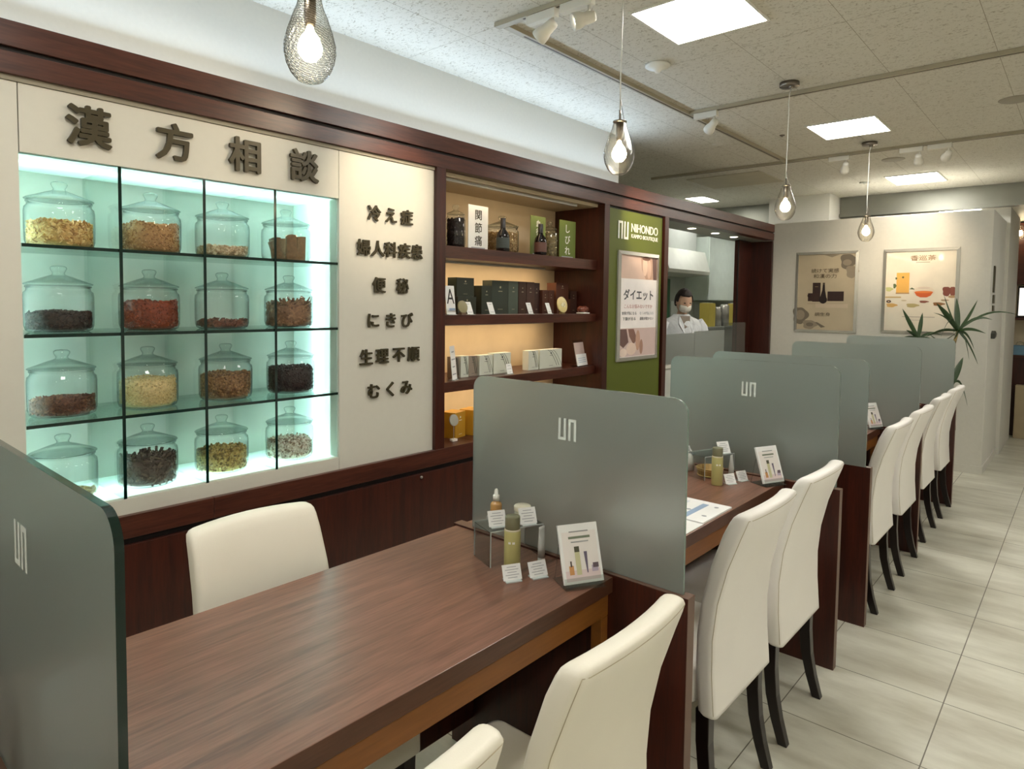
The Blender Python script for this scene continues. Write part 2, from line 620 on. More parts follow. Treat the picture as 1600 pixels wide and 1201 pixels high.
def ell(bm, c, r, u, a, b, t=0.0006, mi=0, n=18, amp=0.0):
    r = Vector(r); u = Vector(u); c = Vector(c); nn = r.cross(u).normalized()
    pts = []
    for i in range(n):
        an = 2 * PI * i / n
        k = 1 + amp * math.sin(3 * an + 1) + amp * 0.6 * math.cos(5 * an)
        pts.append(c + r * a * k * math.cos(an) + u * b * k * math.sin(an))
    A = [bm.verts.new(p) for p in pts]; B = [bm.verts.new(p + nn * t) for p in pts]
    for f in (list(reversed(A)), B):
        fc = bm.faces.new(f); fc.material_index = mi
    for i in range(n):
        fc = bm.faces.new((A[i], A[(i + 1) % n], B[(i + 1) % n], B[i])); fc.material_index = mi

def poly(bm, pts, nn, t=0.0006, mi=0):
    nn = Vector(nn)
    A = [bm.verts.new(Vector(p)) for p in pts]; B = [bm.verts.new(Vector(p) + nn * t) for p in pts]
    n = len(pts)
    for f in (list(reversed(A)), B):
        fc = bm.faces.new(f); fc.material_index = mi
    for i in range(n):
        fc = bm.faces.new((A[i], A[(i + 1) % n], B[(i + 1) % n], B[i])); fc.material_index = mi

def nu_logo(bm, c, r, u, nn, w, h, t, mirror=False, mi=0):
    """two interlocked hooks: an n beside a u"""
    r = Vector(r); u = Vector(u); nn = Vector(nn); c = Vector(c)
    if mirror: r = -r
    s = w * 0.17
    def bar(x0, x1, y0, y1):
        x0, x1, y0, y1 = [v for v in (x0, x1, y0, y1)]
        P = [c + r * (x * w - w / 2) + u * (y * h - h / 2) + nn * k for k in (0, t) for x, y in ((x0, y0), (x1, y0), (x1, y1), (x0, y1))]
        vs = [bm.verts.new(p) for p in P]
        for f in ((3, 2, 1, 0), (4, 5, 6, 7), (0, 1, 5, 4), (1, 2, 6, 5), (2, 3, 7, 6), (3, 0, 4, 7)):
            fc = bm.faces.new([vs[i] for i in f]); fc.material_index = mi
    q = 0.125
    bar(0, q, 0, 1); bar(q, 0.305, 0.87, 1); bar(0.305, 0.305 + q, 0, 1)
    bar(0.57, 0.57 + q, 0, 1); bar(0.57 + q, 1 - q, 0, 0.13); bar(1 - q, 1, 0, 1)

def lamp(name, kind, loc, energy, color, size=None, sizey=None, rot=None, spot=None, blend=0.5, radius=0.03, target=None):
    l = bpy.data.lights.new(name, kind)
    l.energy = energy
    l.color = color
    if kind == 'AREA':
        l.shape = 'RECTANGLE'; l.size = size; l.size_y = sizey or size
    else:
        l.shadow_soft_size = radius
    if kind == 'SPOT':
        l.spot_size = spot; l.spot_blend = blend
    o = bpy.data.objects.new(name, l)
    COL.objects.link(o)
    o.location = loc
    if target is not None:
        d = Vector(target) - Vector(loc)
        o.rotation_euler = d.to_track_quat('-Z', 'Y').to_euler()
    elif rot:
        o.rotation_euler = rot
    return o

# ------------------------------------------------------------------ room shell
CZ = 2.66
BW = 7.04            # far wall plane
struct('floor', bx(-5.2, 3.0, -3.2, 13.0, -0.06, 0.0), 'floor')
struct('ceiling', bx(-5.2, 3.0, -3.2, 8.0, CZ, CZ + 0.06), 'ceil')
struct('ceiling.001', bx(-5.2, 3.0, 8.0, 13.0, 2.46, 2.52), 'ceilw')
struct('wall_left', bx(-2.66, -2.60, -3.2, 4.12, 2.14, CZ), 'wall')
b = NB()
box(b, -2.60, -2.53, -3.2, 0.553, 0.695, 2.12)
struct('wall_left.001', b, 'panel')
b = NB()
box(b, -2.56, -2.53, 0.556, 1.716, 1.91, 2.12)
struct('wall_left.002', b, 'panel')
b = NB()
box(b, -2.60, -2.53, 1.719, 2.281, 0.695, 2.12)
struct('wall_left.003', b, 'panel')
b = NB()
box(b, -2.56, -2.53, 0.556, 1.716, 0.695, 0.75)
struct('wall_left.004', b, 'panel')
struct('wall_right', bx(3.0, 3.06, -3.2, 13.0, 0, CZ), 'farwall')
struct('wall_front', bx(-5.2, 3.0, -3.26, -3.2, 0, CZ), 'farwall')
struct('wall_outer', bx(-5.26, -5.2, -3.2, 13.0, 0, CZ), 'farwall')
struct('wall_end', bx(-5.2, 3.0, 13.0, 13.06, 0, CZ), 'farwall')
# far white partition wall with its return along the aisle
b = NB()
box(b, -2.53, -0.66, BW, 8.15, 0, 2.315)
struct('wall_back', b, 'farwall', bevel=0.004)
struct('wall_back.001', bx(-1.1, -0.63, 8.152, 9.25, 0, 2.458), 'farwall')
struct('baseboard_back', bx(-2.5, -0.652, BW - 0.008, BW, 0, 0.07), 'farwall')
struct('baseboard_return', bx(-0.66, -0.652, BW, 8.15, 0, 0.07), 'farwall')
struct('wall_column', bx(-2.78, -2.14, 7.56, 8.0, 2.317, CZ), 'wall')
b = NB()
box(b, -2.135, 3.0, 7.93, 8.0, 2.44, CZ)
box(b, -2.135, 3.0, 7.90, 7.93, 2.44, 2.475)
struct('trim_duct', b, mat('grey metal fascia', (128, 128, 120), 0.4, 0.8))
struct('trim_duct.001', bx(-5.2, -2.785, 7.93, 8.0, 2.44, CZ), mat('grey metal fascia', (138, 138, 128), 0.4, 0.8))

# wooden surround of the left wall
b = NB(); box(b, -2.60, -2.508, -3.2, 7.0, 2.219, 2.297); struct('trim_1', b, 'wood_y', bevel=0.002)
b = NB(); box(b, -2.60, -2.510, -3.2, 7.0, 2.137, 2.204); struct('trim_2', b, 'wood_y', bevel=0.002)
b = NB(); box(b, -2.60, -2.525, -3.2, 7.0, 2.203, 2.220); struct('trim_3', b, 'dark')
b = NB(); box(b, -2.60, -2.524, -3.2, 2.281, 2.121, 2.137); struct('trim_4', b, mat('recess strip', (150, 142, 124), 0.6))
b = NB(); box(b, -2.96, -2.508, 2.281, 2.345, 0.695, 2.137); struct('trim_5', b, 'wood_z', bevel=0.0015)
b = NB(); box(b, -2.96, -2.508, 3.812, 3.876, 0.695, 2.137); struct('trim_6', b, 'wood_z', bevel=0.0015)
b = NB(); box(b, -2.66, -2.508, 4.658, 4.720, 0.0, 2.137); struct('trim_7', b, 'wood_z', bevel=0.0015)
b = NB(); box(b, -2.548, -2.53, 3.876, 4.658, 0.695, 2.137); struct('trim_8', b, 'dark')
b = NB(); box(b, -2.536, -2.524, 3.896, 4.640, 0.695, 2.122); struct('wall_left.005', b, 'green')
# pillar panel next to the far wall
b = NB(); box(b, -2.79, -2.75, 6.67, 7.04, 0.0, 2.13); box(b, -2.79, -2.53, 7.0, 7.035, 0.0, 2.13)
struct('trim_9', b, 'wood_z')
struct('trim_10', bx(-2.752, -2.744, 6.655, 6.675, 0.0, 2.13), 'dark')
# lowered soffit above the opening
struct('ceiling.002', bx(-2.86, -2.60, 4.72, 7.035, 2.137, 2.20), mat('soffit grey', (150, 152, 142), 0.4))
# dispensary behind the opening
struct('wall_dispensary', bx(-4.0, -3.9, 4.2, 11.0, 0, CZ), mat('dispensary wall', (160, 166, 156), 0.6))
struct('wall_dispensary.001', bx(-3.9, -2.66, 4.14, 4.2, 0, CZ), 'farwall')

# ------------------------------------------------------------------ base cabinets under the display wall
def base_cabinet(y0, y1, doors, keys, label, first=False):
    t = thing('base_cabinet', label, 'cabinet', (-2.75, (y0 + y1) / 2, 0), 0, 'dark wood cabinets below the display wall')
    h = (y1 - y0) / 2 - 0.0008
    b = NB(); box(b, -0.18, 0.222, -h, h, 0.0, 0.6135); obj('body', b, 'dark', t)
    b = NB(); box(b, -0.18, 0.242, -h, h, 0.614, 0.695); obj('top_rail', b, 'wood_y', t, bevel=0.0015)
    w = 2 * h / doors
    for k in range(doors):
        b = NB(); box(b, 0.222, 0.24, -h + k * w + 0.0015, -h + (k + 1) * w - 0.0015, 0.07, 0.589)
        d = obj('door', b, 'wood_z', t, bevel=0.001)
    for ky in keys:
        b = NB()
        lathe(b, [(0.0, 0.0), (0.007, 0.0), (0.008, 0.003), (0.007, 0.006), (0.0, 0.006)], (0.24, ky - (y0 + y1) / 2, 0.572), 14, axis=Matrix.Rotation(PI / 2, 3, 'Y'))
        obj('lock', b, 'steel', t)
    return t
base_cabinet(-0.31, 1.14, 1, [], 'dark wood base cabinet below the jar display, behind the staff chair')
base_cabinet(1.14, 2.59, 1, [2.188], 'dark wood base cabinet with a small round lock, below the lettered white panel')
base_cabinet(2.59, 4.655, 2, [], 'dark wood base cabinet below the product shelves, behind the second desk')

# ------------------------------------------------------------------ lit glass jar display
ND = -2.905
t = thing('display_niche', 'backlit white wall niche divided by green glass into sixteen cells for herb jars', 'display case', (-2.53, 1.135, 0.75))
def nobj(name, b, m, **k):
    for v in b.verts: v.co -= Vector((-2.53, 1.135, 0.75))
    return obj(name, b, m, t, **k)
Y0, Y1, Z0, Z1 = 0.556, 1.716, 0.75, 1.908
nobj('back_panel', bx(ND - 0.02, ND, Y0 - 0.06, Y1 + 0.06, Z0 - 0.052, Z1 + 0.06), 'niche')
nobj('opal_top', bx(ND, -2.545, Y0, Y1, Z1, Z1 + 0.004), 'acrylicw')
nobj('opal_bottom', bx(ND, -2.545, Y0, Y1, Z0 - 0.004, Z0 - 0.0005), 'acrylicw')
nobj('opal_side', bx(ND, -2.545, Y1, Y1 + 0.0035, Z0, Z1), 'acrylicw')
nobj('opal_side', bx(ND, -2.545, Y0 - 0.0035, Y0, Z0, Z1), 'acrylicw')
b = NB()
for (a0, a1, c0, c1) in ((Y0 - 0.06, Y1 + 0.06, Z1 + 0.055, Z1 + 0.06), (Y0 - 0.06, Y1 + 0.06, Z0 - 0.052, Z0 - 0.048), (Y0 - 0.06, Y0 - 0.055, Z0 - 0.052, Z1 + 0.06), (Y1 + 0.055, Y1 + 0.06, Z0 - 0.052, Z1 + 0.06)):
    box(b, ND, -2.56, a0, a1, c0, c1)
nobj('lamp_housing', b, 'niche')
b = NB()
box(b, -2.56, -2.545, Y0 - 0.004, Y1 + 0.004, Z1 + 0.002, Z1 + 0.004)
nobj('rim', b, 'white')
SH = (1.623, 1.334, 1.042)
DV = (0.838, 1.126, 1.414)
for z in SH:
    b = NB(); box(b, ND, -2.535, Y0, Y1, z - 0.007, z + 0.004)
    for f in b.faces:
        f.normal_update()
        if f.normal.x > 0.5 : f.material_index = 1
    nobj('glass_shelf', b, ['shelfglass', 'glassedge'])
for y in DV:
    b = NB(); box(b, ND, -2.532, y - 0.0055, y + 0.0055, Z0, Z1)
    for f in b.faces:
        f.normal_update()
        if f.normal.x > 0.5 : f.material_index = 1
    nobj('glass_divider', b, ['shelfglass', 'glassedge'])
CY = (0.81, 1.0, 0.99)
LT = [((-2.70, 1.136, Z1 + 0.045), 0.03, 1.16, (0, 0, 0)), ((-2.70, 1.136, Z0 - 0.044), 0.03, 1.16, (PI, 0, 0)),
      ((-2.70, Y1 + 0.045, 1.33), 0.03, 1.16, (-PI / 2, 0, 0)), ((-2.70, Y0 - 0.045, 1.33), 0.03, 1.16, (PI / 2, 0, 0))]
for k, (lc, a, bb, rr) in enumerate(LT):
    l = bpy.data.lights.new('display_tube', 'AREA')
    l.shape = 'RECTANGLE'; l.size = a; l.size_y = bb; l.energy = LEDW * (1, 1, 0.65, 0.9)[k]; l.color = CY
    o = bpy.data.objects.new('display_tube', l); COL.objects.link(o)
    o.location = lc
    if k == 0: o.rotation_euler = (0, 0, 0)
    elif k == 1: o.rotation_euler = (PI, 0, 0)
    elif k == 2: o.matrix_world = Matrix.Translation(lc) @ Matrix(((1, 0, 0), (0, 0, 1), (0, -1, 0))).to_4x4()
    else: o.matrix_world = Matrix.Translation(lc) @ Matrix(((1, 0, 0), (0, 0, -1), (0, 1, 0))).to_4x4()

# ------------------------------------------------------------------ jars
def jar_shape(kind):
    if kind == 'wide':
        R, H = 0.104, 0.146
        body = [(0.0, 0.004), (0.070, 0.004), (0.088, 0.0), (0.098, 0.006), (0.103, 0.022), (R, 0.06), (R, 0.12), (0.102, 0.135), (0.095, 0.142), (0.094, 0.150), (0.098, 0.154), (0.097, 0.158), (0.093, 0.158), (0.091, 0.150)]
        lid = [(0.0, 0.158), (0.07, 0.158), (0.100, 0.161), (0.103, 0.164), (0.099, 0.167), (0.075, 0.176), (0.045, 0.188), (0.030, 0.193), (0.020, 0.197), (0.018, 0.203)]
        knob = [(0.018, 0.203), (0.021, 0.208), (0.025, 0.217), (0.024, 0.223), (0.018, 0.227), (0.0, 0.229)]
    else:
        body = [(0.0, 0.004), (0.040, 0.0), (0.050, 0.004), (0.055, 0.02), (0.056, 0.06), (0.056, 0.155), (0.050, 0.168), (0.047, 0.176), (0.050, 0.180)]
        lid = [(0.0, 0.180), (0.046, 0.181), (0.050, 0.184), (0.046, 0.190), (0.024, 0.200), (0.014, 0.205), (0.011, 0.210)]
        knob = [(0.011, 0.210), (0.016, 0.216), (0.019, 0.225), (0.016, 0.234), (0.0, 0.238)]
    return body, lid, knob

def make_jar(kind, loc, label, group):
    t = thing('glass_jar', label, 'jar', loc, 0, group)
    body, lid, knob = jar_shape(kind)
    b = NB(); lathe(b, body, n=40); obj('jar_body', b, 'glass', t)
    b = NB(); lathe(b, lid, n=40); l = obj('lid', b, 'lidglass', t)
    b = NB(); lathe(b, knob, n=24); obj('knob', b, 'lidglass', l)
    return t

def fill(kind, loc, R, h, cols, label, group=None, seed=1, n=420, size=0.012, tilt=0.0, rough_top=0.006):
    """a bed of dried herb pieces: a core with pieces packed over its side and top"""
    rnd = random.Random(seed)
    mats = [mat('herb', c, 0.75, noise=(120, 0.2)) for c in cols]
    b = NB()
    def top(x, y): return h + tilt * x + rough_top * math.sin(40 * x + seed) * math.cos(37 * y)
    pr = [(0.0, 0.008), (R * 0.82, 0.006), (R * 0.93, 0.018), (R * 0.95, h * 0.6), (R * 0.94, h)]
    rings = lathe(b, pr, n=28)
    for v in rings[-1]: v.co.z = top(v.co.x, v.co.y) - 0.003
    f = b.faces.new(rings[-1])
    for k in range(n):
        if rnd.random() < 0.62:
            a = rnd.uniform(-2.3, 1.7); rr = R * rnd.uniform(0.93, 0.97)
            x, y = rr * math.cos(a), rr * math.sin(a)
            z = rnd.uniform(0.012, max(0.02, top(x, y)))
            out = Vector((math.cos(a), math.sin(a), 0))
        else:
            a = rnd.uniform(0, 2 * PI); rr = R * 0.92 * math.sqrt(rnd.random())
            x, y = rr * math.cos(a), rr * math.sin(a)
            z = top(x, y) + rnd.uniform(-0.002, 0.004)
            out = Vector((0, 0, 1))
        mi = rnd.randrange(len(mats))
        s = size * rnd.uniform(0.6, 1.3)
        q = Vector((rnd.uniform(-1, 1), rnd.uniform(-1, 1), rnd.uniform(-1, 1))).normalized()
        rot = q.rotation_difference(out).to_matrix() if kind == 'x' else Matrix.Rotation(rnd.uniform(0, 2 * PI), 3, 'Z') @ Matrix.Rotation(rnd.uniform(-1.2, 1.2), 3, 'X') @ Matrix.Rotation(rnd.uniform(-1.2, 1.2), 3, 'Y')
        m4 = Matrix.Translation((x, y, z)) @ rot.to_4x4()
        if kind == 'chip': obox(b, m4, s, s * 0.7, s * 0.25, mi)
        elif kind == 'grain': obox(b, m4, s * 0.55, s * 0.45, s * 0.4, mi)
        elif kind == 'rod': obox(b, m4, s * 3.0, s * 0.35, s * 0.35, mi)
        elif kind == 'ball':
            c0 = m4.translation
            vs = [b.verts.new(c0 + Vector(p) * s * 0.5) for p in ((1, 0, 0), (-1, 0, 0), (0, 1, 0), (0, -1, 0), (0, 0, 1), (0, 0, -1))]
            for f in ((0, 2, 4), (2, 1, 4), (1, 3, 4), (3, 0, 4), (2, 0, 5), (1, 2, 5), (3, 1, 5), (0, 3, 5)):
                fc = b.faces.new([vs[i] for i in f]); fc.material_index = mi; fc.smooth = True
    Rm = R * 0.985
    for v in b.verts:                         # keep everything inside the jar
        rr = math.hypot(v.co.x, v.co.y)
        if rr > Rm:
            v.co.x *= Rm / rr; v.co.y *= Rm / rr
        v.co.z = max(v.co.z, 0.006)
    o = obj('dried_herbs', b, mats)
    o.location = loc
    tag(o, label, 'herbs', group, 'stuff')
    return o

JY = ((0.704, 0.999, 1.275, 1.560), (0.696, 0.990, 1.270, 1.572), (0.700, 0.980, 1.282, 1.580), (0.697, 0.975, 1.262, 1.573))
JZ = (1.628, 1.339, 1.047, 0.7505)
rows = ('top shelf', 'second shelf', 'third shelf', 'bottom shelf')
cols_ = ('far left', 'second from the left', 'third from the left', 'far right')
FILL = [
 [('chip', .085, [(196, 160, 96), (222, 194, 132), (164, 124, 66)], 'golden cracked root chips', 560, .013, 0.04),
  ('grain', .108, [(168, 128, 82), (148, 106, 64), (184, 146, 100)], 'fine tan shredded herb', 900, .010, 0),
  ('chip', .040, [(196, 174, 140), (170, 146, 112), (214, 196, 166)], 'thin layer of pale sliced root', 420, .013, 0),
  ('slab', .108, None, 'upright slabs of brown bark', 0, 0, 0)],
 [('chip', .065, [(52, 40, 34), (66, 50, 42), (40, 30, 26)], 'black brown leaf pieces', 600, .011, 0),
  ('grain', .105, [(124, 52, 24), (146, 68, 34), (102, 40, 18)], 'rust red petals packed nearly full', 900, .010, 0),
  ('chip', .028, [(104, 62, 46), (128, 80, 60), (84, 48, 36)], 'thin layer of reddish dried slices', 380, .014, 0),
  ('rod', .095, [(132, 96, 70), (110, 76, 54), (152, 114, 84)], 'thick brown twigs sticking up', 240, .021, 0)],
 [('chip', .060, [(98, 64, 48), (118, 80, 58), (78, 48, 36)], 'curled brown bark shavings, half full', 560, .012, 0.12),
  ('grain', .105, [(206, 184, 130), (192, 168, 114), (218, 200, 150)], 'fine pale yellow grains', 900, .008, 0),
  ('ball', .100, [(134, 98, 62), (160, 122, 80), (104, 72, 44)], 'mixed brown seed pieces', 800, .012, 0),
  ('ball', .110, [(44, 28, 26), (54, 36, 32), (34, 22, 20)], 'small black berries', 900, .009, 0)],
 [('chip', .020, [(196, 184, 140), (178, 164, 116)], 'a low layer of pale herb pieces', 240, .010, 0),
  ('rod', .098, [(84, 72, 62), (66, 54, 46), (102, 88, 74)], 'tangled dark roots', 420, .016, 0),
  ('ball', .085, [(178, 156, 92), (152, 130, 72), (196, 178, 116), (120, 104, 60)], 'yellow brown dried peel bits', 800, .013, 0),
  ('ball', .080, [(206, 196, 178), (172, 156, 134), (226, 220, 206), (130, 112, 92)], 'pale speckled seeds', 800, .012, 0)],
]
for r in range(4):
    for c in range(4):
        kd, h, cl, words, n, sz, tl = FILL[r][c]
        loc = (-2.702, JY[r][c], JZ[r])
        make_jar('wide', loc, 'glass jar of %s, %s, %s' % (words, cols_[c], rows[r]), 'herb jars in the backlit display')
        where = 'inside the %s jar of the %s' % (cols_[c], rows[r])
        if kd == 'slab':
            rs = random.Random(3)
            for k, (dx, dy, w_, hh, lean) in enumerate(((0.05, -0.062, .045, .085, .35), (-0.01, -0.035, .05, .10, .15), (0.045, 0.0, .05, .112, 0), (0.03, 0.052, .042, .108, -.05), (-0.045, 0.02, .06, .10, 0))):
                b = NB()
                pts = [(-w_ / 2, 0), (w_ / 2, 0), (w_ / 2 + rs.uniform(-.004, .004), hh * rs.uniform(.9, 1)), (0, hh), (-w_ / 2, hh * rs.uniform(.92, 1))]
                m4 = Matrix.Translation((-2.702 + dx, JY[r][c] + dy, JZ[r] + 0.006)) @ Matrix.Rotation(lean, 4, 'X')
                prism(b, pts, lambda u, v, tt: m4 @ Vector((tt, u, v)), -0.007, 0.007)
                o = obj('bark_slab', b, mat('bark', (112, 84, 54), 0.8, noise=(60, 0.25), bump=(120, 0.5)), bevel=0.001)
                tag(o, ('nearest brown bark slab leaning at the left', 'short brown bark slab second from the left', 'tallest brown bark slab in the middle', 'brown bark slab at the right', 'brown bark slab half hidden at the back')[k] + ' of the top shelf far right jar', 'bark', 'bark slabs in the top right jar')
        else:
            fill(kd, loc, 0.099, h, cl, words + ' ' + where, None, seed=r * 7 + c + 1, n=n, size=sz, tilt=tl)

# ------------------------------------------------------------------ raised lettering
def letters(rowname, chars, ys, z, w, h, label, x=-2.53, ext=0.012, off=0.0, shear=0):
    t = thing('wall_lettering', label, 'sign', (0, 0, 0), 0, 'raised lettering on the white panels')
    for ch, y in zip(chars, ys):
        ww, hh = (w, h) if isinstance(w, float) else (w[ch], h)
        text('character', ch, (x + 0.004, y, z), ww * 1.07, 'letter', FX, t, ext=ext, off=off)
    return t
letters('a', '漢方相談', (0.745, 1.016, 1.280, 1.541), 2.022, 0.128, 0.128, 'large olive bronze four-character sign above the jar display', ext=0.014, off=0.0032)
for chars, ys, z, lab in (('冷え症', (1.905, 2.003, 2.098), 1.865, 'row of three raised characters at the top of the white panel'),
                          ('婦人科疾患', (1.845, 1.925, 2.000, 2.083, 2.163), 1.703, 'row of five raised characters, second row of the white panel'),
                          ('便秘', (1.933, 2.073), 1.533, 'row of two raised characters, third row of the white panel'),
                          ('にきび', (1.900, 2.003, 2.103), 1.367, 'row of three raised characters, fourth row of the white panel'),
                          ('生理不順', (1.860, 1.952, 2.052, 2.145), 1.198, 'row of four raised characters, fifth row of the white panel'),
                          ('むくみ', (1.903, 2.000, 2.100), 1.035, 'row of three raised characters at the bottom of the white panel')):
    letters('b', chars, ys, z, 0.072, 0.072, lab, ext=0.009, off=0.0017)

# ------------------------------------------------------------------ product shelf unit
BX = -2.93
t = thing('shelf_unit', 'built-in dark wood shelving with warm beige back beside the lettered white panel', 'shelf', (-2.73, 3.078, 0.697))
def sobj(name, b, m, **k):
    for v in b.verts: v.co -= Vector((-2.73, 3.078, 0.697))
    return obj(name, b, m, t, **k)
ya, yb = 2.346, 3.811
sobj('back_panel', bx(BX - 0.01, BX, ya, yb, 0.697, 2.136), 'beige')
for z1, z0 in ((1.755, 1.69), (1.388, 1.335), (1.03, 0.975)):
    sobj('shelf', bx(BX + 0.001, -2.565, ya, yb, z0, z1), 'wood_y', bevel=0.001)
    sobj('lamp_strip', bx(-2.76, -2.735, ya + 0.1, yb - 0.35, z0 - 0.012, z0 - 0.0005), 'steel')
sobj('lamp_strip', bx(-2.62, -2.595, ya + 0.05, yb - 0.2, 2.10, 2.115), 'steel')
sobj('top_panel', bx(BX + 0.001, -2.565, ya, yb, 2.115, 2.136), 'beige')
for zz in (2.098, 1.676, 1.321, 0.961):
    l = bpy.data.lights.new('shelf_lamp', 'AREA'); l.shape = 'RECTANGLE'; l.size = 0.02; l.size_y = 1.2
    l.energy = 2.6 if zz < 2 else 1.5; l.color = (1.0, 0.72, 0.42)
    o = bpy.data.objects.new('shelf_lamp', l); COL.objects.link(o)
    o.location = (-2.748 if zz < 2 else -2.61, 3.0, zz)
    o.rotation_euler = (0, 0.35, 0)

def card(loc, w, h, label, ang=1.2, lean=0.3, m='paper', lines=3, group=None, base=True, name='price_card', cat='card', art=None):
    """small printed card leaning back; ang = direction it faces (about z)"""
    t = thing(name, label, cat, loc, ang, group)
    R = Matrix.Rotation(-lean, 4, 'X')
    b = NB(); obox(b, Matrix.Rotation(-lean, 4, 'X') @ Matrix.Translation((0, 0, h / 2 + 0.003)), w, 0.0015, h)
    obj('sheet', b, m, t, bevel=0.0004)
    if lines:
        b = NB()
        for k in range(lines):
            c = R @ Vector((0, -0.0012, 0.003 + h * (0.82 - 0.66 * k / max(1, lines - 1))))
            rect(b, c, (R @ Vector((1, 0, 0))).to_3d(), (R @ Vector((0, 0, 1))).to_3d(), w * (0.72 if k % 2 else 0.5), h * 0.035, t=0.0003)
        obj('print', b, 'inkl', t)
    if base:
        b = NB(); box(b, -w * 0.42, w * 0.42, -0.010, 0.022, 0, 0.003)
        obj('foot', b, 'acredge', t)
    return t

def carton(y, z, w, h, d, m, label, x=-2.72, rz=0.0, group=None, mark='inkl', name='product_box'):
    """box with its front face towards +x; y is centre, x is front face"""
    t = thing(name, label, 'box', (x - d / 2, y, z), rz, group)
    b = NB(); box(b, -d / 2, d / 2, -w / 2, w / 2, 0, h); obj('carton', b, m, t, bevel=0.0008)
    b = NB()
    ell(b, (d / 2 + 0.0002, 0, h * 0.80), (0, 1, 0), (0, 0, 1), min(w, h) * 0.05, min(w, h) * 0.05, n=10)
    rect(b, (d / 2 + 0.0002, 0, h * 0.68), (0, 1, 0), (0, 0, 1), min(w, h) * 0.24, h * 0.02)
    rect(b, (d / 2 + 0.0002, 0, h * 0.14), (0, 1, 0), (0, 0, 1), min(w, h) * 0.3, h * 0.012)
    obj('print', b, mark, t)
    return t

# top shelf
ZS = 1.756
make_jar('tall', (-2.66, 2.560, ZS), 'tall lidded jar of black pieces at the left end of the top product shelf', None)
fill('chip', (-2.66, 2.560, ZS), 0.050, 0.150, [(34, 24, 22), (48, 36, 32), (24, 18, 16)], 'black dried pieces inside the tall jar at the shelf left end', None, 31, 420, 0.016)
make_jar('wide', (-2.73, 3.02, ZS), 'round lidded jar of brown herb slices behind the dark bottle on the top shelf', None)
fill('chip', (-2.73, 3.02, ZS), 0.099, 0.12, [(160, 130, 84), (130, 100, 60), (182, 156, 112)], 'brown herb slices inside the round jar on the top shelf', None, 32, 620, 0.015)
make_jar('tall', (-2.70, 3.455, ZS), 'tall lidded jar of green brown herbs between the two green sign cards', None)
fill('chip', (-2.70, 3.455, ZS), 0.050, 0.155, [(112, 100, 66), (88, 78, 50), (140, 124, 84)], 'green brown herbs inside the tall jar between the green cards', None, 33, 420, 0.014)

def bottle(y, x, lab_rgb, label):
    t = thing('tonic_bottle', label, 'bottle', (x, y, ZS), 0)
    b = NB()
    lathe(b, [(0, 0), (0.036, 0), (0.039, 0.004), (0.039, 0.085), (0.034, 0.105), (0.016, 0.128), (0.0135, 0.14), (0.0135, 0.165)], n=28)
    obj('bottle_body', b, mat('dark bottle glass', (18, 12, 12), 0.08), t)
    b = NB(); lathe(b, [(0.0155, 0.135), (0.0155, 0.19), (0.013, 0.193), (0, 0.193)], n=24); obj('cap', b, mat('cap foil', (34, 28, 30), 0.3), t)
    b = NB(); lathe(b, [(0.0395, 0.018), (0.0395, 0.078)], n=28); obj('bottle_label', b, mat('bottle label', lab_rgb, 0.5), t)
bottle(2.885, -2.60, (58, 66, 64), 'dark bottle with a grey label in front of the round jar')
bottle(3.235, -2.60, (96, 62, 52), 'dark bottle with a brown label in front of the green sign card')

def sign_card(y, x, w, h, s, bg, fg, label, foot=True):
    t = thing('sign_card', label, 'sign', (0, 0, 0))
    b = NB(); box(b, x - 0.004, x, y - w / 2, y + w / 2, ZS, ZS + h)
    obj('board', b, bg, t)
    n = len(s)
    st = h * 0.86 / n
    for k, ch in enumerate(s):
        text('character', ch, (x + 0.0006, y, ZS + h * 0.93 - st * (k + 0.5)), min(w * 0.44, st * 0.86), fg, FX, t, ext=0.0004, off=0.0007)
    b = NB(); rect(b, (x + 0.0002, y, ZS + h * 0.05), (0, 1, 0), (0, 0, 1), w * 0.7, 0.006, t=0.0004); obj('print', b, 'inkl', t)
sign_card(2.735, -2.655, 0.160, 0.252, '関節痛', mat('sign white', (244, 244, 240), 0.5), 'letter', 'white card with three dark characters on the top shelf')
sign_card(3.285, -2.66, 0.150, 0.250, '血行不良', 'greensign', 'white_l', 'green card with four white characters on the top shelf')
sign_card(3.592, -2.655, 0.180, 0.252, 'しびれ', 'greensign', 'white_l', 'green card with three white characters at the shelf right end')

# second shelf
ZS2 = 1.3885
dg = mat('dark green carton', (44, 50, 40), 0.35, coat=0.3); dg2 = mat('grey green carton', (58, 66, 58), 0.3, coat=0.3)
br1 = mat('brown carton', (66, 44, 36), 0.35, coat=0.3); br2 = mat('red brown carton', (84, 48, 34), 0.35, coat=0.3); bk = mat('black carton', (28, 24, 24), 0.4)
G2 = 'dark cartons on the second product shelf'
mk = mat('gold print', (176, 168, 140), 0.4)
carton(2.575, ZS2, 0.085, 0.205, 0.08, bk, 'tall black carton at the left end of the second shelf', x=-2.80, group=G2, mark=mk)
carton(2.695, ZS2, 0.150, 0.101, 0.075, dg, 'low dark green carton under another near the shelf left end', x=-2.70, group=G2, mark=mk)
carton(2.690, ZS2 + 0.1015, 0.140, 0.108, 0.075, dg, 'dark green carton stacked on top of another', x=-2.71, group=G2, mark=mk)
carton(2.808, ZS2, 0.060, 0.185, 0.06, br1, 'slim brown carton behind the tall green one', x=-2.80, group=G2, mark=mk)
carton(2.868, ZS2, 0.088, 0.168, 0.07, dg, 'narrow dark green carton left of the widest green carton', x=-2.71, group=G2, mark=mk)
carton(3.000, ZS2, 0.150, 0.203, 0.08, dg2, 'widest grey green carton in the middle of the second shelf', x=-2.72, group=G2, mark=mk)
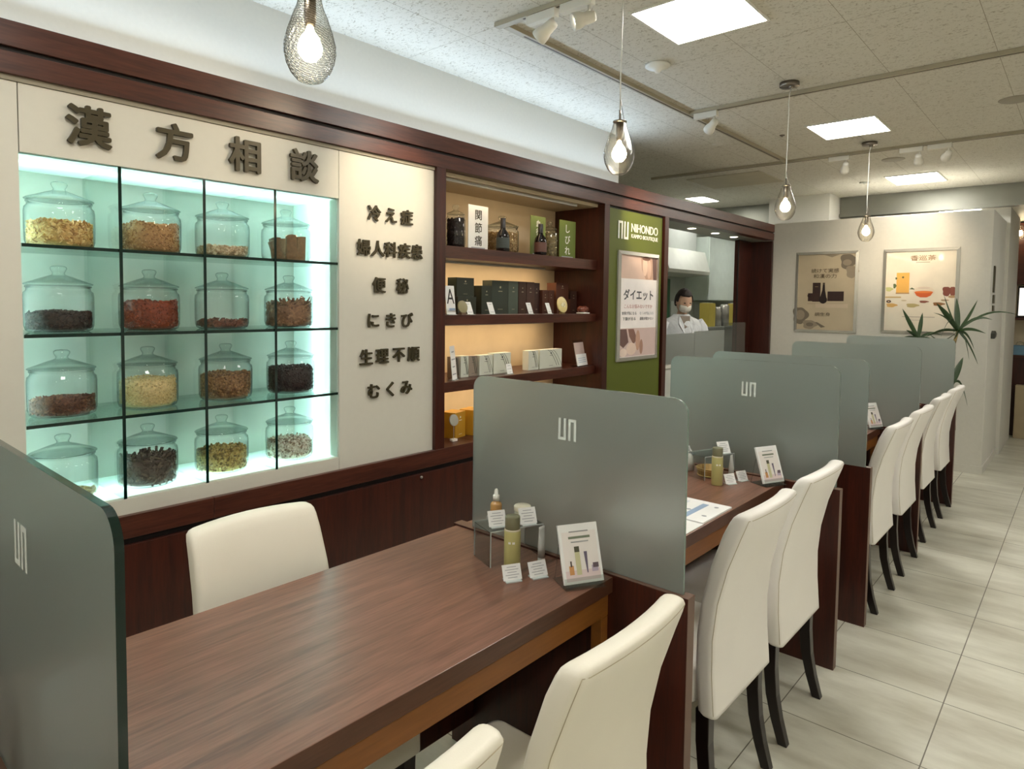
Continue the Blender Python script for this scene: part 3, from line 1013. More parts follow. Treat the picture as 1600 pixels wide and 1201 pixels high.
carton(3.122, ZS2, 0.090, 0.203, 0.09, mat('pale grey green carton', (84, 94, 84), 0.3, coat=0.3), 'pale grey green carton next to the brown ones', x=-2.72, group=G2, mark=mk)
carton(3.210, ZS2, 0.076, 0.203, 0.08, br1, 'tall brown carton beside the pale grey green carton', x=-2.72, group=G2, mark=mk)
carton(3.290, ZS2, 0.076, 0.203, 0.08, mat('plum carton', (76, 52, 46), 0.35, coat=0.3), 'tall plum brown carton in the brown row', x=-2.72, group=G2, mark=mk)
carton(3.365, ZS2, 0.062, 0.200, 0.08, mat('dark plum carton', (62, 42, 40), 0.35, coat=0.3), 'tall dark plum carton ending the row of tall cartons', x=-2.73, group=G2, mark=mk)
carton(3.431, ZS2, 0.060, 0.155, 0.06, br2, 'slim red brown carton, left one of a pair', x=-2.71, group=G2, mark=mk)
carton(3.495, ZS2, 0.060, 0.155, 0.06, br2, 'slim red brown carton, right one of a pair', x=-2.71, group=G2, mark=mk)
carton(3.635, ZS2, 0.150, 0.098, 0.08, br2, 'low red brown carton under another near the shelf right end', x=-2.71, group=G2, mark=mk)
carton(3.625, ZS2 + 0.0985, 0.140, 0.108, 0.08, br2, 'red brown carton stacked on top near the right end', x=-2.715, group=G2, mark=mk)
carton(3.762, ZS2, 0.075, 0.155, 0.06, br1, 'small brown carton at the right end of the second shelf', x=-2.72, group=G2, mark=mk)
GC = 'small price cards on the product shelves'
t = card((-2.60, 2.476, ZS2), 0.085, 0.155, 'tall white card with a large letter A at the second shelf left end', PI / 2 + 0.2, 0.1, lines=0, name='product_card')
o = text('letter', 'A', (0, 0, 0), 1, 'black', Matrix(((1, 0, 0), (0, 0, -1), (0, 1, 0))), t, ext=0.0004, w=0.07, h=0.08)
o.matrix_local = Matrix.Rotation(-0.1, 4, 'X') @ Matrix.Translation((0, -0.0018, 0.10))
b = NB(); rect(b, (0, -0.006, 0.03), (1, 0, 0), (0, 0, 1), 0.055, 0.012); obj('print', b, 'blueink', t)
def medal(y, x, r, m, label, base_rgb, z=ZS2):
    t = thing('round_badge', label, 'badge', (x, y, z), 0)
    b = NB(); lathe(b, [(0, -0.004), (r, -0.004), (r, 0.004), (0, 0.004)], (0, 0, r + 0.008), 32, axis=Matrix.Rotation(PI / 2 - 0.2, 3, 'Y')); obj('disc', b, m, t, bevel=0.001)
    b = NB(); box(b, -0.012, 0.012, -0.018, 0.018, 0, 0.012); obj('foot', b, mat('badge foot', base_rgb, 0.4), t)
    return t
medal(2.560, -2.60, 0.035, mat('olive badge', (142, 134, 98), 0.4), 'round olive badge standing before the dark green cartons', (110, 90, 70))
t = medal(3.470, -2.60, 0.052, mat('gold badge', (226, 206, 142), 0.35), 'round gold badge marked 40 before the red brown cartons', (120, 100, 60))
text('number', '40', (0.0075, 0, 0.060), 1, mat('badge number', (250, 240, 205), 0.4), FX, t, ext=0.003, w=0.045, h=0.03, off=0.001)
for y, w_, lab in ((2.625, 0.055, 'small white card with a dark picture beside the olive badge'), (2.805, 0.055, 'small white card before the narrow dark green carton'),
                  (3.155, 0.055, 'small white card before the tall brown cartons'), (3.345, 0.050, 'small white card with a dark picture left of the gold badge')):
    card((-2.60, y, ZS2), w_, 0.072, lab, PI / 2 + 0.15, 0.35, lines=2, group=GC)
t = thing('mushroom_ornament', 'small red brown lobed ornament on a pale base at the second shelf right end', 'ornament', (-2.61, 3.72, ZS2))
b = NB(); lathe(b, [(0, 0), (0.045, 0), (0.047, 0.008), (0, 0.010)], n=24); obj('base', b, 'white', t)
b = NB()
for dy in (-0.02, 0.02):
    lathe(b, [(0.002, 0.010), (0.022, 0.014), (0.030, 0.028), (0.024, 0.044), (0.010, 0.052), (0.0, 0.053)], (0, dy, 0), 20)
obj('lobes', b, mat('red brown lobes', (120, 62, 44), 0.35), t)

# third shelf
ZS3 = 1.0305
wc = mat('white green carton', (214, 218, 204), 0.5); wc2 = mat('greige carton', (150, 136, 122), 0.5)
G3 = 'pale cartons with a twig pattern on the third shelf'
def twig_carton(y, w, h, label, x=-2.665, rz=0.0, m=wc, d=0.05):
    t = carton(y, ZS3, w, h, d, m, label, x=x, rz=rz, group=G3, mark='ink')
    b = NB()
    X = d / 2 + 0.001
    for s_, a in ((0.0, 0.0), (0.25, 0.12), (-0.1, -0.1)):
        pts = [(X, w * (-0.05 + a + 0.42 * u), h * (0.97 - 0.85 * u ** 1.6)) for u in (0, .2, .4, .6, .8, 1)]
        tube(b, pts, 0.0011, 5)
    obj('twig_pattern', b, mat('twig print', (92, 100, 88), 0.6), t)
    return t
twig_carton(2.592, 0.045, 0.118, 'greige side of a pale carton at the third shelf left end', m=wc2, x=-2.68)
twig_carton(2.645, 0.062, 0.122, 'narrow pale carton second from the shelf left end')
twig_carton(2.722, 0.070, 0.118, 'greige carton between the pale twig cartons', m=wc2, x=-2.675)
twig_carton(2.822, 0.112, 0.118, 'wide pale twig carton, left of a touching pair')
twig_carton(2.965, 0.155, 0.124, 'wide pale twig carton with a small card before it')
twig_carton(3.262, 0.100, 0.124, 'pale carton left of the widest one on the third shelf')
twig_carton(3.445, 0.235, 0.124, 'widest pale twig carton, on the right of the third shelf')
card((-2.60, 2.965, ZS3), 0.060, 0.060, 'small white card leaning on a pale twig carton', PI / 2 + 0.15, 0.25, lines=3, group=GC)
t = card((-2.61, 2.515, ZS3), 0.085, 0.185, 'tall pale leaflet at the left end of the third shelf', PI / 2 + 0.5, 0.1, lines=4, name='leaflet', cat='leaflet')
# leaflet holder
t = thing('leaflet_holder', 'clear holder with a pink and white leaflet at the third shelf right end', 'leaflet holder', (-2.62, 3.70, ZS3), 0.15)
b = NB(); box(b, -0.03, 0.035, -0.075, 0.075, 0, 0.003); obox(b, Matrix.Translation((0.0, 0, 0.09)) @ Matrix.Rotation(-0.2, 4, 'Y'), 0.002, 0.15, 0.18)
obj('holder', b, 'acrylic', t)
b = NB(); obox(b, Matrix.Translation((0.006, 0, 0.085)) @ Matrix.Rotation(-0.2, 4, 'Y'), 0.002, 0.14, 0.155); obj('leaflet', b, mat('pinkish print', (206, 184, 176), 0.5), t)
b = NB(); obox(b, Matrix.Translation((0.021, 0, 0.045)) @ Matrix.Rotation(-0.2, 4, 'Y'), 0.002, 0.15, 0.08); l = obj('front_card', b, 'paper', t)
b = NB()
for k in range(4): obox(b, Matrix.Translation((0.0235 - 0.0035 * k + 0.003, 0, 0.03 + 0.013 * k)) @ Matrix.Rotation(-0.2, 4, 'Y'), 0.001, 0.11, 0.003)
obj('print', b, 'blueink', t)
# bottom shelf
ZS4 = 0.6965
oc = mat('ochre carton', (186, 138, 36), 0.45); ocs = mat('brown carton side', (96, 62, 28), 0.5)
for k, (y, lab) in enumerate(((2.58, 'ochre carton at the left end of the bottom shelf'), (2.72, 'ochre carton second from the left on the bottom shelf'))):
    t = carton(y, ZS4, 0.11, 0.145, 0.09, oc, lab, x=-2.64, rz=0.25, group='ochre cartons on the bottom shelf', mark='paper')
t = medal(2.50, -2.60, 0.032, mat('grey badge', (168, 164, 150), 0.4), 'round grey badge on a thin stick on the bottom shelf', (230, 226, 216), z=ZS4)
for c in kids(t):
    if c.name.startswith('disc'): c.location = (0, 0, 0.075)
b = NB(); tube(b, [(0, 0, 0.01), (0, 0, 0.085)], 0.0015, 6); obj('stick', b, 'steel', t)

# ------------------------------------------------------------------ green panel: logo, name and framed poster
t = thing('wall_lettering', 'white raised logo and two lines of white lettering on the green panel', 'sign', (0, 0, 0))
b = NB(); nu_logo(b, (-2.522, 4.072, 1.982), (0, 1, 0), (0, 0, 1), (1, 0, 0), 0.135, 0.125, 0.003); obj('logo', b, 'white_l', t)
text('name_line', 'NIHONDO', (-2.5235, 4.375, 2.010), 1, 'white_l', FX, t, ext=0.004, off=0, w=0.385, h=0.062)
text('name_line', 'KAMPO BOUTIQUE', (-2.522, 4.375, 1.948), 1, 'white_l', FX, t, ext=0.003, off=0, w=0.385, h=0.034)

def picture(name, label, o_, r, u, w, h, fwid=0.026, dep=0.02, art=None, paper=(236, 230, 218)):
    """framed poster; o_ = centre of its back; r,u unit vectors"""
    r = Vector(r); u = Vector(u); nn = r.cross(u)
    t = thing(name, label, 'poster', (0, 0, 0))
    o_ = Vector(o_)
    b = NB()
    def P(x, y, z): return o_ + r * x + u * y + nn * z
    # four mitred bars
    W2, H2 = w / 2, h / 2; wi, hi = W2 - fwid, H2 - fwid
    outer = [(-W2, -H2), (W2, -H2), (W2, H2), (-W2, H2)]; inner = [(-wi, -hi), (wi, -hi), (wi, hi), (-wi, hi)]
    for k in range(4):
        a, c, d, e = outer[k], outer[(k + 1) % 4], inner[(k + 1) % 4], inner[k]
        vs0 = [b.verts.new(P(*q, 0)) for q in (a, c, d, e)]
        vs1 = [b.verts.new(P(q[0], q[1], dep * f_)) for q, f_ in ((a, .6), (c, .6), (d, 1), (e, 1))]
        b.faces.new(list(reversed(vs0))); b.faces.new(vs1)
        for i in range(4): b.faces.new((vs0[i], vs0[(i + 1) % 4], vs1[(i + 1) % 4], vs1[i]))
    obj('frame', b, 'frame', t)
    b = NB(); rect(b, P(0, 0, 0.004), r, u, wi * 2, hi * 2, t=0.003)
    s = obj('sheet', b, mat('poster paper', paper, 0.35, coat=0.4), t)
    return t, P, wi, hi, r, u

def art(t, P, r, u, items):
    """items: (kind, x, y, a, b, colour)"""
    b = NB(); mats = []; z = 0.0075
    for k, (kind, x, y, a_, b_, c) in enumerate(items):
        if c not in mats: mats.append(c)
        mi = mats.index(c)
        zz = z + k * 0.00012
        if kind == 'r': rect(b, P(x, y, zz), r, u, a_, b_, t=0.0001, mi=mi)
        elif kind == 'e': ell(b, P(x, y, zz), r, u, a_, b_, t=0.0001, mi=mi, n=24)
        elif kind == 'b': ell(b, P(x, y, zz), r, u, a_, b_, t=0.0001, mi=mi, n=30, amp=0.12)
        elif kind == 'p': poly(b, [P(px, py, zz) for px, py in a_], r.cross(u), t=0.0001, mi=mi)
    return obj('print', b, [mat('print ink', c, 0.45) for c in mats], t)

t, P, wi, hi, r_, u_ = picture('framed_poster', 'tall narrow framed poster with pink photographs on the green panel', (-2.5235, 4.295, 1.442), (0, 1, 0), (0, 0, 1), 0.58, 0.79, paper=(246, 236, 232))
art(t, P, r_, u_, [('r', 0, 0.285, wi * 2, 0.17, (226, 196, 180)), ('p', 0, 0, [(0.02, .365), (0.24, .365), (0.24, .205), (0.10, .20), (0.04, .27)], 0, (198, 160, 140)),
    ('e', 0.085, 0.30, 0.035, 0.075, (236, 206, 186)), ('e', 0.145, 0.275, 0.03, 0.07, (222, 188, 168)), ('p', 0, 0, [(0.19, .365), (0.26, .365), (0.26, .2), (0.21, .2)], 0, (110, 84, 80)), ('e', 0.10, 0.355, 0.06, 0.015, (120, 80, 64)),
    ('r', 0, 0.02, wi * 2, 0.36, (250, 244, 242)), ('r', 0, -0.262, wi * 2, 0.205, (214, 190, 184)),
    ('p', 0, 0, [(-.262, -.165), (-.16, -.165), (-.13, -.26), (-.20, -.30), (-.262, -.27)], 0, (112, 84, 80)), ('p', 0, 0, [(-.14, -.165), (-.06, -.165), (-.01, -.24), (-.06, -.28), (-.12, -.22)], 0, (136, 100, 88)),
    ('e', 0.0, -0.25, 0.032, 0.075, (196, 156, 134)), ('e', -0.09, -0.31, 0.07, 0.045, (232, 208, 192)), ('e', 0.05, -0.30, 0.025, 0.055, (170, 130, 112)), ('e', -0.20, -0.335, 0.05, 0.03, (240, 220, 206))])
text('headline', 'ダイエット', P(0, 0.085, 0.0095), 1, 'ink', FX, t, ext=0.0004, w=0.42, h=0.075, off=0.0015)
text('line', 'こんなお悩みないですか', P(0, 0.0, 0.0095), 1, mat('pink ink', (200, 150, 146), 0.5), FX, t, ext=0.0004, w=0.40, h=0.030)
text('line', '食事が気になる', P(-0.13, -0.05, 0.0095), 1, 'ink', FX, t, ext=0.0004, w=0.20, h=0.024)
text('line', 'むくみが気になる', P(0.12, -0.05, 0.0095), 1, 'inkl', FX, t, ext=0.0004, w=0.20, h=0.024)
text('line', '下腹が出る', P(-0.13, -0.09, 0.0095), 1, 'ink', FX, t, ext=0.0004, w=0.18, h=0.024)
text('line', '運動が続かない', P(0.12, -0.09, 0.0095), 1, 'ink', FX, t, ext=0.0004, w=0.20, h=0.024)

t, P, wi, hi, r_, u_ = picture('framed_poster', 'framed poster with a dark bottle and two dark boxes, nearer the wooden pillar', (-1.998, BW - 0.001, 1.600), (1, 0, 0), (0, 0, 1), 0.585, 0.805, paper=(196, 182, 156))
gy = (118, 108, 94); gy2 = (150, 138, 120)
art(t, P, r_, u_, [('b', 0.20, 0.30, 0.075, 0.075, gy), ('b', 0.235, 0.20, 0.055, 0.06, gy2), ('e', 0.19, 0.29, 0.04, 0.03, gy2), ('p', 0, 0, [(-.02, .37), (.12, .37), (.05, .345)], 0, gy2),
    ('b', -0.235, -0.235, 0.075, 0.085, gy), ('e', -0.235, -0.23, 0.045, 0.05, gy2), ('b', -0.14, -0.325, 0.07, 0.045, gy2), ('e', -0.14, -0.325, 0.035, 0.02, gy), ('p', 0, 0, [(-.09, -.30), (-.07, -.30), (.01, -.345), (-.03, -.355)], 0, gy),
    ('r', 0.0, -0.115, 0.34, 0.004, (160, 140, 120)), ('r', 0.06, -0.135, 0.30, 0.04, (206, 190, 168)),
    ('r', -0.085, 0.0, 0.075, 0.19, (52, 32, 28)), ('r', 0.095, -0.04, 0.15, 0.095, (48, 28, 24)), ('r', -0.115, -0.05, 0.10, 0.08, (58, 36, 30)), ('e', -0.155, -0.035, 0.015, 0.02, (44, 26, 22)),
    ('e', -0.02, -0.075, 0.038, 0.038, (30, 18, 18)), ('p', 0, 0, [(-.055, -.075), (.015, -.075), (-.004, 0.02), (-.008, .09), (-.026, .09), (-.03, .02)], 0, (34, 20, 20)), ('r', -0.017, 0.085, 0.02, 0.02, (80, 70, 60)),
    ('r', -0.085, 0.055, 0.03, 0.004, (150, 130, 90))])
text('headline', '続けて実感', P(-0.01, 0.215, 0.0115), 1, mat('brown ink', (92, 78, 62), 0.5), FY, t, ext=0.0004, w=0.26, h=0.042)
text('headline', '和漢の力', P(-0.01, 0.160, 0.0115), 1, mat('brown ink', (92, 78, 62), 0.5), FY, t, ext=0.0004, w=0.215, h=0.042)
text('caption', '調生身', P(-0.02, -0.22, 0.0115), 1, mat('brown ink', (80, 68, 54), 0.5), FY, t, ext=0.0004, w=0.145, h=0.036)

t, P, wi, hi, r_, u_ = picture('framed_poster', 'bright framed poster with a yellow carton and a bowl of amber tea', (-1.190, BW - 0.001, 1.608), (1, 0, 0), (0, 0, 1), 0.605, 0.785, paper=(240, 230, 212))
art(t, P, r_, u_, [('r', -0.135, 0.075, 0.105, 0.195, (240, 184, 92)), ('r', -0.135, -0.018, 0.11, 0.012, (188, 150, 106)), ('e', -0.135, 0.13, 0.009, 0.009, (96, 90, 50)), ('b', -0.19, 0.12, 0.008, 0.01, (90, 100, 60)), ('b', -0.20, 0.05, 0.013, 0.022, (96, 110, 70)), ('b', -0.245, 0.02, 0.03, 0.02, (206, 206, 140)),
    ('p', 0, 0, [(-.08, 0.02), (-.03, 0.015), (-.06, 0.035)], 0, (88, 96, 66)),
    ('e', 0.035, -0.005, 0.085, 0.05, (236, 220, 200)), ('p', 0, 0, [(-.04, -.005), (.11, -.005), (.09, -.04), (.06, -.055), (.01, -.055), (-.02, -.04)], 0, (214, 96, 36)), ('e', 0.035, -0.006, 0.072, 0.010, (232, 128, 56)), ('e', 0.035, 0.03, 0.05, 0.006, (224, 206, 190)),
    ('b', 0.215, 0.0, 0.036, 0.042, (130, 66, 50)), ('b', 0.262, 0.0, 0.026, 0.042, (140, 74, 56)), ('e', 0.255, -0.048, 0.03, 0.012, (186, 150, 110)),
    ('r', -0.21, -0.055, 0.13, 0.012, (206, 176, 120)), ('e', -0.245, -0.095, 0.02, 0.013, (60, 40, 34)), ('e', -0.245, -0.095, 0.009, 0.005, (220, 190, 150)), ('b', -0.22, -0.13, 0.045, 0.018, (216, 172, 100)), ('e', -0.12, -0.085, 0.022, 0.006, (206, 190, 160)),
    ('b', -0.05, -0.13, 0.05, 0.018, (188, 172, 120)), ('b', 0.04, -0.095, 0.036, 0.011, (140, 78, 60)), ('b', 0.155, -0.115, 0.045, 0.016, (150, 104, 60)), ('b', 0.20, -0.08, 0.03, 0.008, (176, 150, 120)),
    ('r', 0.0, -0.235, 0.26, 0.007, (196, 184, 168)), ('r', -0.03, -0.265, 0.14, 0.005, (206, 196, 182)), ('r', 0.02, 0.265, 0.11, 0.004, (170, 150, 120))])
text('headline', '香巡茶', P(0.02, 0.305, 0.0125), 1, mat('tan ink', (160, 128, 92), 0.5), FY, t, ext=0.0004, w=0.20, h=0.048)

# ------------------------------------------------------------------ desks, support boards, frosted screens
TX0, TX1, TZ = -1.530, -0.930, 0.73
def desk(y0, y1, label):
    t = thing('consultation_desk', label, 'desk', ((TX0 + TX1) / 2, (y0 + y1) / 2, 0), 0, 'row of dark wood consultation desks')
    h = (y1 - y0) / 2 - 0.0006
    b = NB(); box(b, -0.3, 0.3, -h, h, 0.688, TZ)
    for f in b.faces:
        f.normal_update()
        if abs(f.normal.x) > 0.5: f.material_index = 1
    obj('tabletop', b, ['top', 'edge'], t, bevel=0.0015)
    b = NB(); box(b, 0.262, 0.286, -h, h, 0.622, 0.6875); obj('apron', b, 'apron', t)
    b = NB(); box(b, 0.256, 0.288, h - 0.034, h - 0.003, 0.0, 0.6215); obj('leg', b, 'apron', t, bevel=0.001)
    b = NB(); box(b, 0.256, 0.288, -h + 0.003, -h + 0.034, 0.0, 0.6215); obj('leg', b, 'apron', t, bevel=0.001)
    b = NB(); box(b, -0.235, -0.215, -h, h, 0.12, 0.6875); obj('modesty_panel', b, 'wood_z', t)
    b = NB(); box(b, -0.214, -0.06, h - 0.20, h - 0.005, 0.42, 0.6875); obj('cable_box', b, 'wood_z', t)
    return t
def board(yc, label):
    b = NB(); box(b, -1.545, -0.7135, yc - 0.019, yc + 0.019, 0.0, 0.735)
    for f in b.faces:
        f.normal_update()
        if abs(f.normal.y) < 0.5: f.material_index = 1
    o = obj('support_board', b, ['wood_z', mat('board edge', (104, 76, 60), 0.4)], bevel=0.0012)
    return tag(o, label, 'board', 'floor-standing boards between the desks')
def screen(yc, ztop, label, th=0.008, x0=-1.473, x1=-0.735, logo=True, logo_side=-1):
    t = thing('partition_screen', label, 'glass screen', ((x0 + x1) / 2, yc, 0.7352), 0, 'frosted glass screens between the desks')
    w = (x1 - x0) / 2; h = ztop - 0.7352
    out = [(w, 0)]
    for i in range(9): a = PI / 2 * i / 8; out.append((w - 0.04 + 0.04 * math.cos(a), h - 0.04 + 0.04 * math.sin(a)))
    for i in range(9): a = PI / 2 + PI / 2 * i / 8; out.append((-w + 0.04 + 0.04 * math.cos(a), h - 0.04 + 0.04 * math.sin(a)))
    out.append((-w, 0))
    b = NB(); prism(b, out, lambda u, v, tt: Vector((u, tt, v)), -th / 2, th / 2, 0, 1)
    obj('pane', b, ['frost', 'glassedge' if th > 0.009 else 'edgelight'], t)
    if logo:
        b = NB(); nu_logo(b, (0.0035, -th / 2 - 0.0003, h - 0.125), (1, 0, 0), (0, 0, 1), (0, -1, 0), 0.062, 0.062, 0.0008, mirror=True)
        obj('etched_logo', b, 'frostlogo', t)
    return t
desk(-1.08, 0.2175, 'nearest dark wood desk, mostly hidden behind the closest frosted screen')
desk(0.2555, 1.488, 'large dark wood desk in the foreground, right behind the closest frosted screen')
desk(1.526, 2.800, 'second dark wood desk, with papers and a bamboo basket on it')
desk(3.319, 4.485, 'dark wood desk beyond the gap, with two white chairs before it')
desk(4.5235, 5.780, 'farthest dark wood desk, before the potted plant')
board(0.2365, 'dark wood board under the nearest frosted screen')
board(1.507, 'dark wood board carrying the second frosted screen, beside the foreground chair')
board(2.819, 'dark wood board on the near side of the gap between the desks')
board(3.300, 'dark wood board on the far side of the gap between the desks')
board(4.504, 'dark wood board carrying the second farthest frosted screen')
board(5.799, 'farthest dark wood board, at the end of the desk row')
screen(0.2365, 1.240, 'nearest frosted glass screen with dark green edge, cut by the photo left side', th=0.0095)
screen(1.507, 1.227, 'second frosted glass screen with a pale logo, beside the product display stand')
screen(2.828, 1.222, 'third frosted glass screen, behind the bamboo basket')
screen(3.285, 1.222, 'fourth frosted glass screen, just beyond the gap between the desks', logo=False)
screen(4.504, 1.230, 'fifth frosted glass screen, second farthest of the row', logo=False)
screen(5.799, 1.232, 'farthest frosted glass screen, in front of the potted plant', logo=False)

# ------------------------------------------------------------------ chairs
def chair_back_bm():
    b = NB()
    prof = [(0.335, -0.014, 0.046, 0.206, 0), (0.345, -0.016, 0.052, 0.210, 0), (0.45, -0.022, 0.054, 0.209, 0), (0.55, -0.022, 0.054, 0.206, 0), (0.65, -0.011, 0.054, 0.201, 0), (0.75, 0.012, 0.055, 0.196, 0),
            (0.84, 0.043, 0.058, 0.191, 0), (0.878, 0.057, 0.055, 0.189, 0), (0.893, 0.062, 0.051, 0.187, 0), (0.9005, 0.061, 0.042, 0.183, 0), (0.9045, 0.058, 0.030, 0.176, 0), (0.9060, 0.051, 0.014, 0.168, 0), (0.9063, 0.045, 0.002, 0.162, 0)]
    rings = []
    for z, xr, th, hw, sh in prof:
        o_ = rrect(th / 2, hw, 0.017, 4)
        # subdivide long sides for the horizontal curve
        pts = []
        n = len(o_)
        for i in range(n):
            p, q = o_[i], o_[(i + 1) % n]
            pts.append(p)
            if abs(q[1] - p[1]) > 0.1:
                for k in range(1, 8):
                    pts.append((p[0] + (q[0] - p[0]) * k / 8, p[1] + (q[1] - p[1]) * k / 8))
        bulge = 0.020 * min(1, max(0, (z - 0.33) / 0.3))
        ring = []
        for x, y in pts:
            crown = 0.006 * (1 - (y / hw) ** 2) if z > 0.88 else 0
            ring.append(Vector((xr - th / 2 + x + bulge * (1 - (y / hw) ** 2) - bulge * 0.4 - (sh if x > 0 else -sh) * 0.5, y, z + crown)))
        rings.append(ring)
    loft(b, rings)
    return b, prof
def make_chair(label):
    t = thing('dining_chair', label, 'chair', (0, 0, 0), 0, 'white leather chairs along the desks')
    b, prof = chair_back_bm()
    back = obj('backrest', b, 'leather', t, smooth=True)
    for p in back.data.polygons: p.use_smooth = True
    # piping seam down the rear edges and along the top, on the hide itself
    b = NB()
    def rp(row, x, y):
        z, xr, th, hw, sh = row
        bl = 0.020 * min(1, max(0, (z - 0.33) / 0.3))
        return Vector((xr - th / 2 + x + bl * (1 - (y / hw) ** 2) - bl * 0.4 - sh * 0.5, y, z + (0.006 * (1 - (y / hw) ** 2) if z > 0.88 else 0)))
    q = 0.017 * (1 - math.cos(PI / 4))
    side = [[rp(row, row[2] / 2 - q + 0.0002, s * (row[3] - q + 0.0002)) for row in prof[1:9]] for s in (-1, 1)]
    row = prof[8]
    top = [rp(row, row[2] / 2 - 0.0002, k / 8 * (row[3] - 0.017)) for k in range(-8, 9)]
    tube(b, side[0], 0.0009, 5); tube(b, side[1], 0.0009, 5)
    tube(b, [side[0][-1]] + top + [side[1][-1]], 0.0009, 5)
    obj('seam', b, 'seam', back)
    b = NB()
    rings = []
    for z, gx, gy, r in ((0.352, 0.176, 0.203, 0.02), (0.357, 0.182, 0.208, 0.024), (0.430, 0.182, 0.208, 0.026), (0.448, 0.177, 0.203, 0.028), (0.456, 0.162, 0.188, 0.03), (0.459, 0.12, 0.15, 0.03)):
        rings.append([Vector((-0.262 + x, y, z)) for x, y in rrect(gx, gy, r, 5)])
    loft(b, rings); obj('seat', b, 'leather', t, smooth=True)
    for s in (-1, 1):
        b = NB()
        pts = [(-0.056, 0.345, 0.020), (-0.055, 0.25, 0.019), (-0.047, 0.16, 0.018), (-0.030, 0.08, 0.0165), (-0.006, 0.0, 0.015)]
        rings = [[Vector((x + a * r, s * 0.180 + c * r * 0.95, z)) for a, c in ((1, -1), (1, 1), (-1, 1), (-1, -1))] for x, z, r in pts]
        loft(b, rings, smooth=False); obj('leg', b, 'legblack', t, bevel=0.002)
        b = NB()
        rings = [[Vector((-0.405 + a * r, s * 0.176 + c * r, z)) for a, c in ((1, -1), (1, 1), (-1, 1), (-1, -1))] for z, r in ((0.353, 0.021), (0.0, 0.0135))]
        loft(b, rings, smooth=False); obj('leg', b, 'legblack', t, bevel=0.002)
    return t
ch0 = make_chair('cream leather chair in the bottom corner, closest to the camera on the aisle side')
ch0.location = (-0.600, 0.453, 0)
ch0.scale = (1, 0.93, 1)
GCH = 'white leather chairs along the desks'
for x, y, rz, lab in ((-0.606, 0.975, 0.02, 'cream leather chair at the foreground desk, beside the second wood board'),
                      (-0.700, 1.880, 0.0, 'white leather chair at the second desk, before the papers, nearer of the pair'),
                      (-0.700, 2.390, 0.0, 'white leather chair at the second desk, next to the gap, farther of the pair'),
                      (-0.705, 3.650, 0.0, 'white leather chair just past the gap, nearer one at the third desk'),
                      (-0.705, 4.245, 0.0, 'white leather chair at the third desk, farther one of that pair'),
                      (-0.715, 4.930, 0.0, 'white leather chair at the last desk, nearer one of that pair'),
                      (-0.715, 5.555, 0.0, 'farthest white leather chair, at the end of the desk row'),
                      (-1.645, 0.868, PI, 'cream leather staff chair between the foreground desk and the cabinets')):
    c_ = dup(ch0, (x, y, 0), rz, lab, GCH)
    if y > 1.2:
        for k in kids(c_):
            if k.name.startswith(('backrest', 'seat')):
                k.material_slots[0].link = 'OBJECT'
                k.material_slots[0].material = M['leatherw']
    c_.scale = (1, 0.93, 0.968) if rz > 3 else (1, 0.95 if y < 1 else 1, 1)

# ------------------------------------------------------------------ things on the desks
def leaflet_stand(x, y, rz, label, pics=True):
    t = thing('leaflet_stand', label, 'leaflet stand', (x, y, TZ), rz, 'clear leaflet stands on the desks')
    lean = 0.36
    R = Matrix.Rotation(-lean, 4, 'X')
    T = Matrix.Translation((0, -0.038, 0.004)) @ R
    b = NB()
    obox(b, T @ Matrix.Translation((0, 0.0035, 0.075)), 0.112, 0.002, 0.15)
    box(b, -0.056, 0.056, -0.055, 0.035, 0.0, 0.002)
    obox(b, T @ Matrix.Translation((0, -0.012, 0.010)), 0.112, 0.002, 0.022)
    for s in (-1, 1):
        tube(b, [(s * 0.05, 0.034, 0.002), (s * 0.05, 0.012, 0.10)], 0.0015, 5)
    obj('holder', b, 'acrylic', t)
    b = NB()
    obox(b, T @ Matrix.Translation((0, -0.003, 0.080)), 0.112, 0.009, 0.148)
    lf = obj('leaflet', b, 'paper', t, bevel=0.0008)
    r = (R @ Vector((1, 0, 0))); u = (R @ Vector((0, 0, 1))); nn = r.cross(u)
    def P(px, py, k=0): return (T @ Vector((px * 0.93, -0.0078 - k * 0.00012, 0.081 + py * 0.92)))
    b = NB(); cols = []; items = [('r', 0, -0.008, 0.098, 0.122, (236, 230, 226)), ('r', 0, -0.060, 0.098, 0.026, (226, 208, 208)),
        ('r', 0, 0.058, 0.055, 0.003, (150, 150, 150)), ('r', 0, 0.042, 0.062, 0.006, (120, 130, 110)), ('r', 0, 0.030, 0.05, 0.003, (170, 170, 170)),
        ('r', -0.034, -0.045, 0.013, 0.022, (206, 150, 96)), ('r', -0.034, -0.028, 0.004, 0.014, (80, 70, 66)), ('r', -0.012, -0.026, 0.014, 0.060, (204, 200, 160)), ('r', -0.012, 0.010, 0.014, 0.014, (86, 84, 66)),
        ('p', 0, 0, [(0.008, 0.002), (0.018, 0.002), (0.015, -0.055), (0.012, -0.055)], 0, (110, 100, 120)), ('r', 0.037, -0.045, 0.018, 0.016, (186, 172, 190)), ('r', 0.040, -0.037, 0.016, 0.012, (104, 88, 96))]
    for k, (kind, px, py, a_, b_, c) in enumerate(items):
        if c not in cols: cols.append(c)
        mi = cols.index(c)
        if kind == 'r': rect(b, P(px, py, k), r, u, a_, b_, t=0.0001, mi=mi)
        else: poly(b, [P(q[0], q[1], k) for q in a_], nn, t=0.0001, mi=mi)
    obj('print', b, [mat('leaflet ink', c, 0.4) for c in cols], lf)
    return t
def tcard(x, y, z, rz, w, h, label):
    return card((x, y, z), w, h, label, rz, 0.45, lines=5, group='small printed cards on the desks')

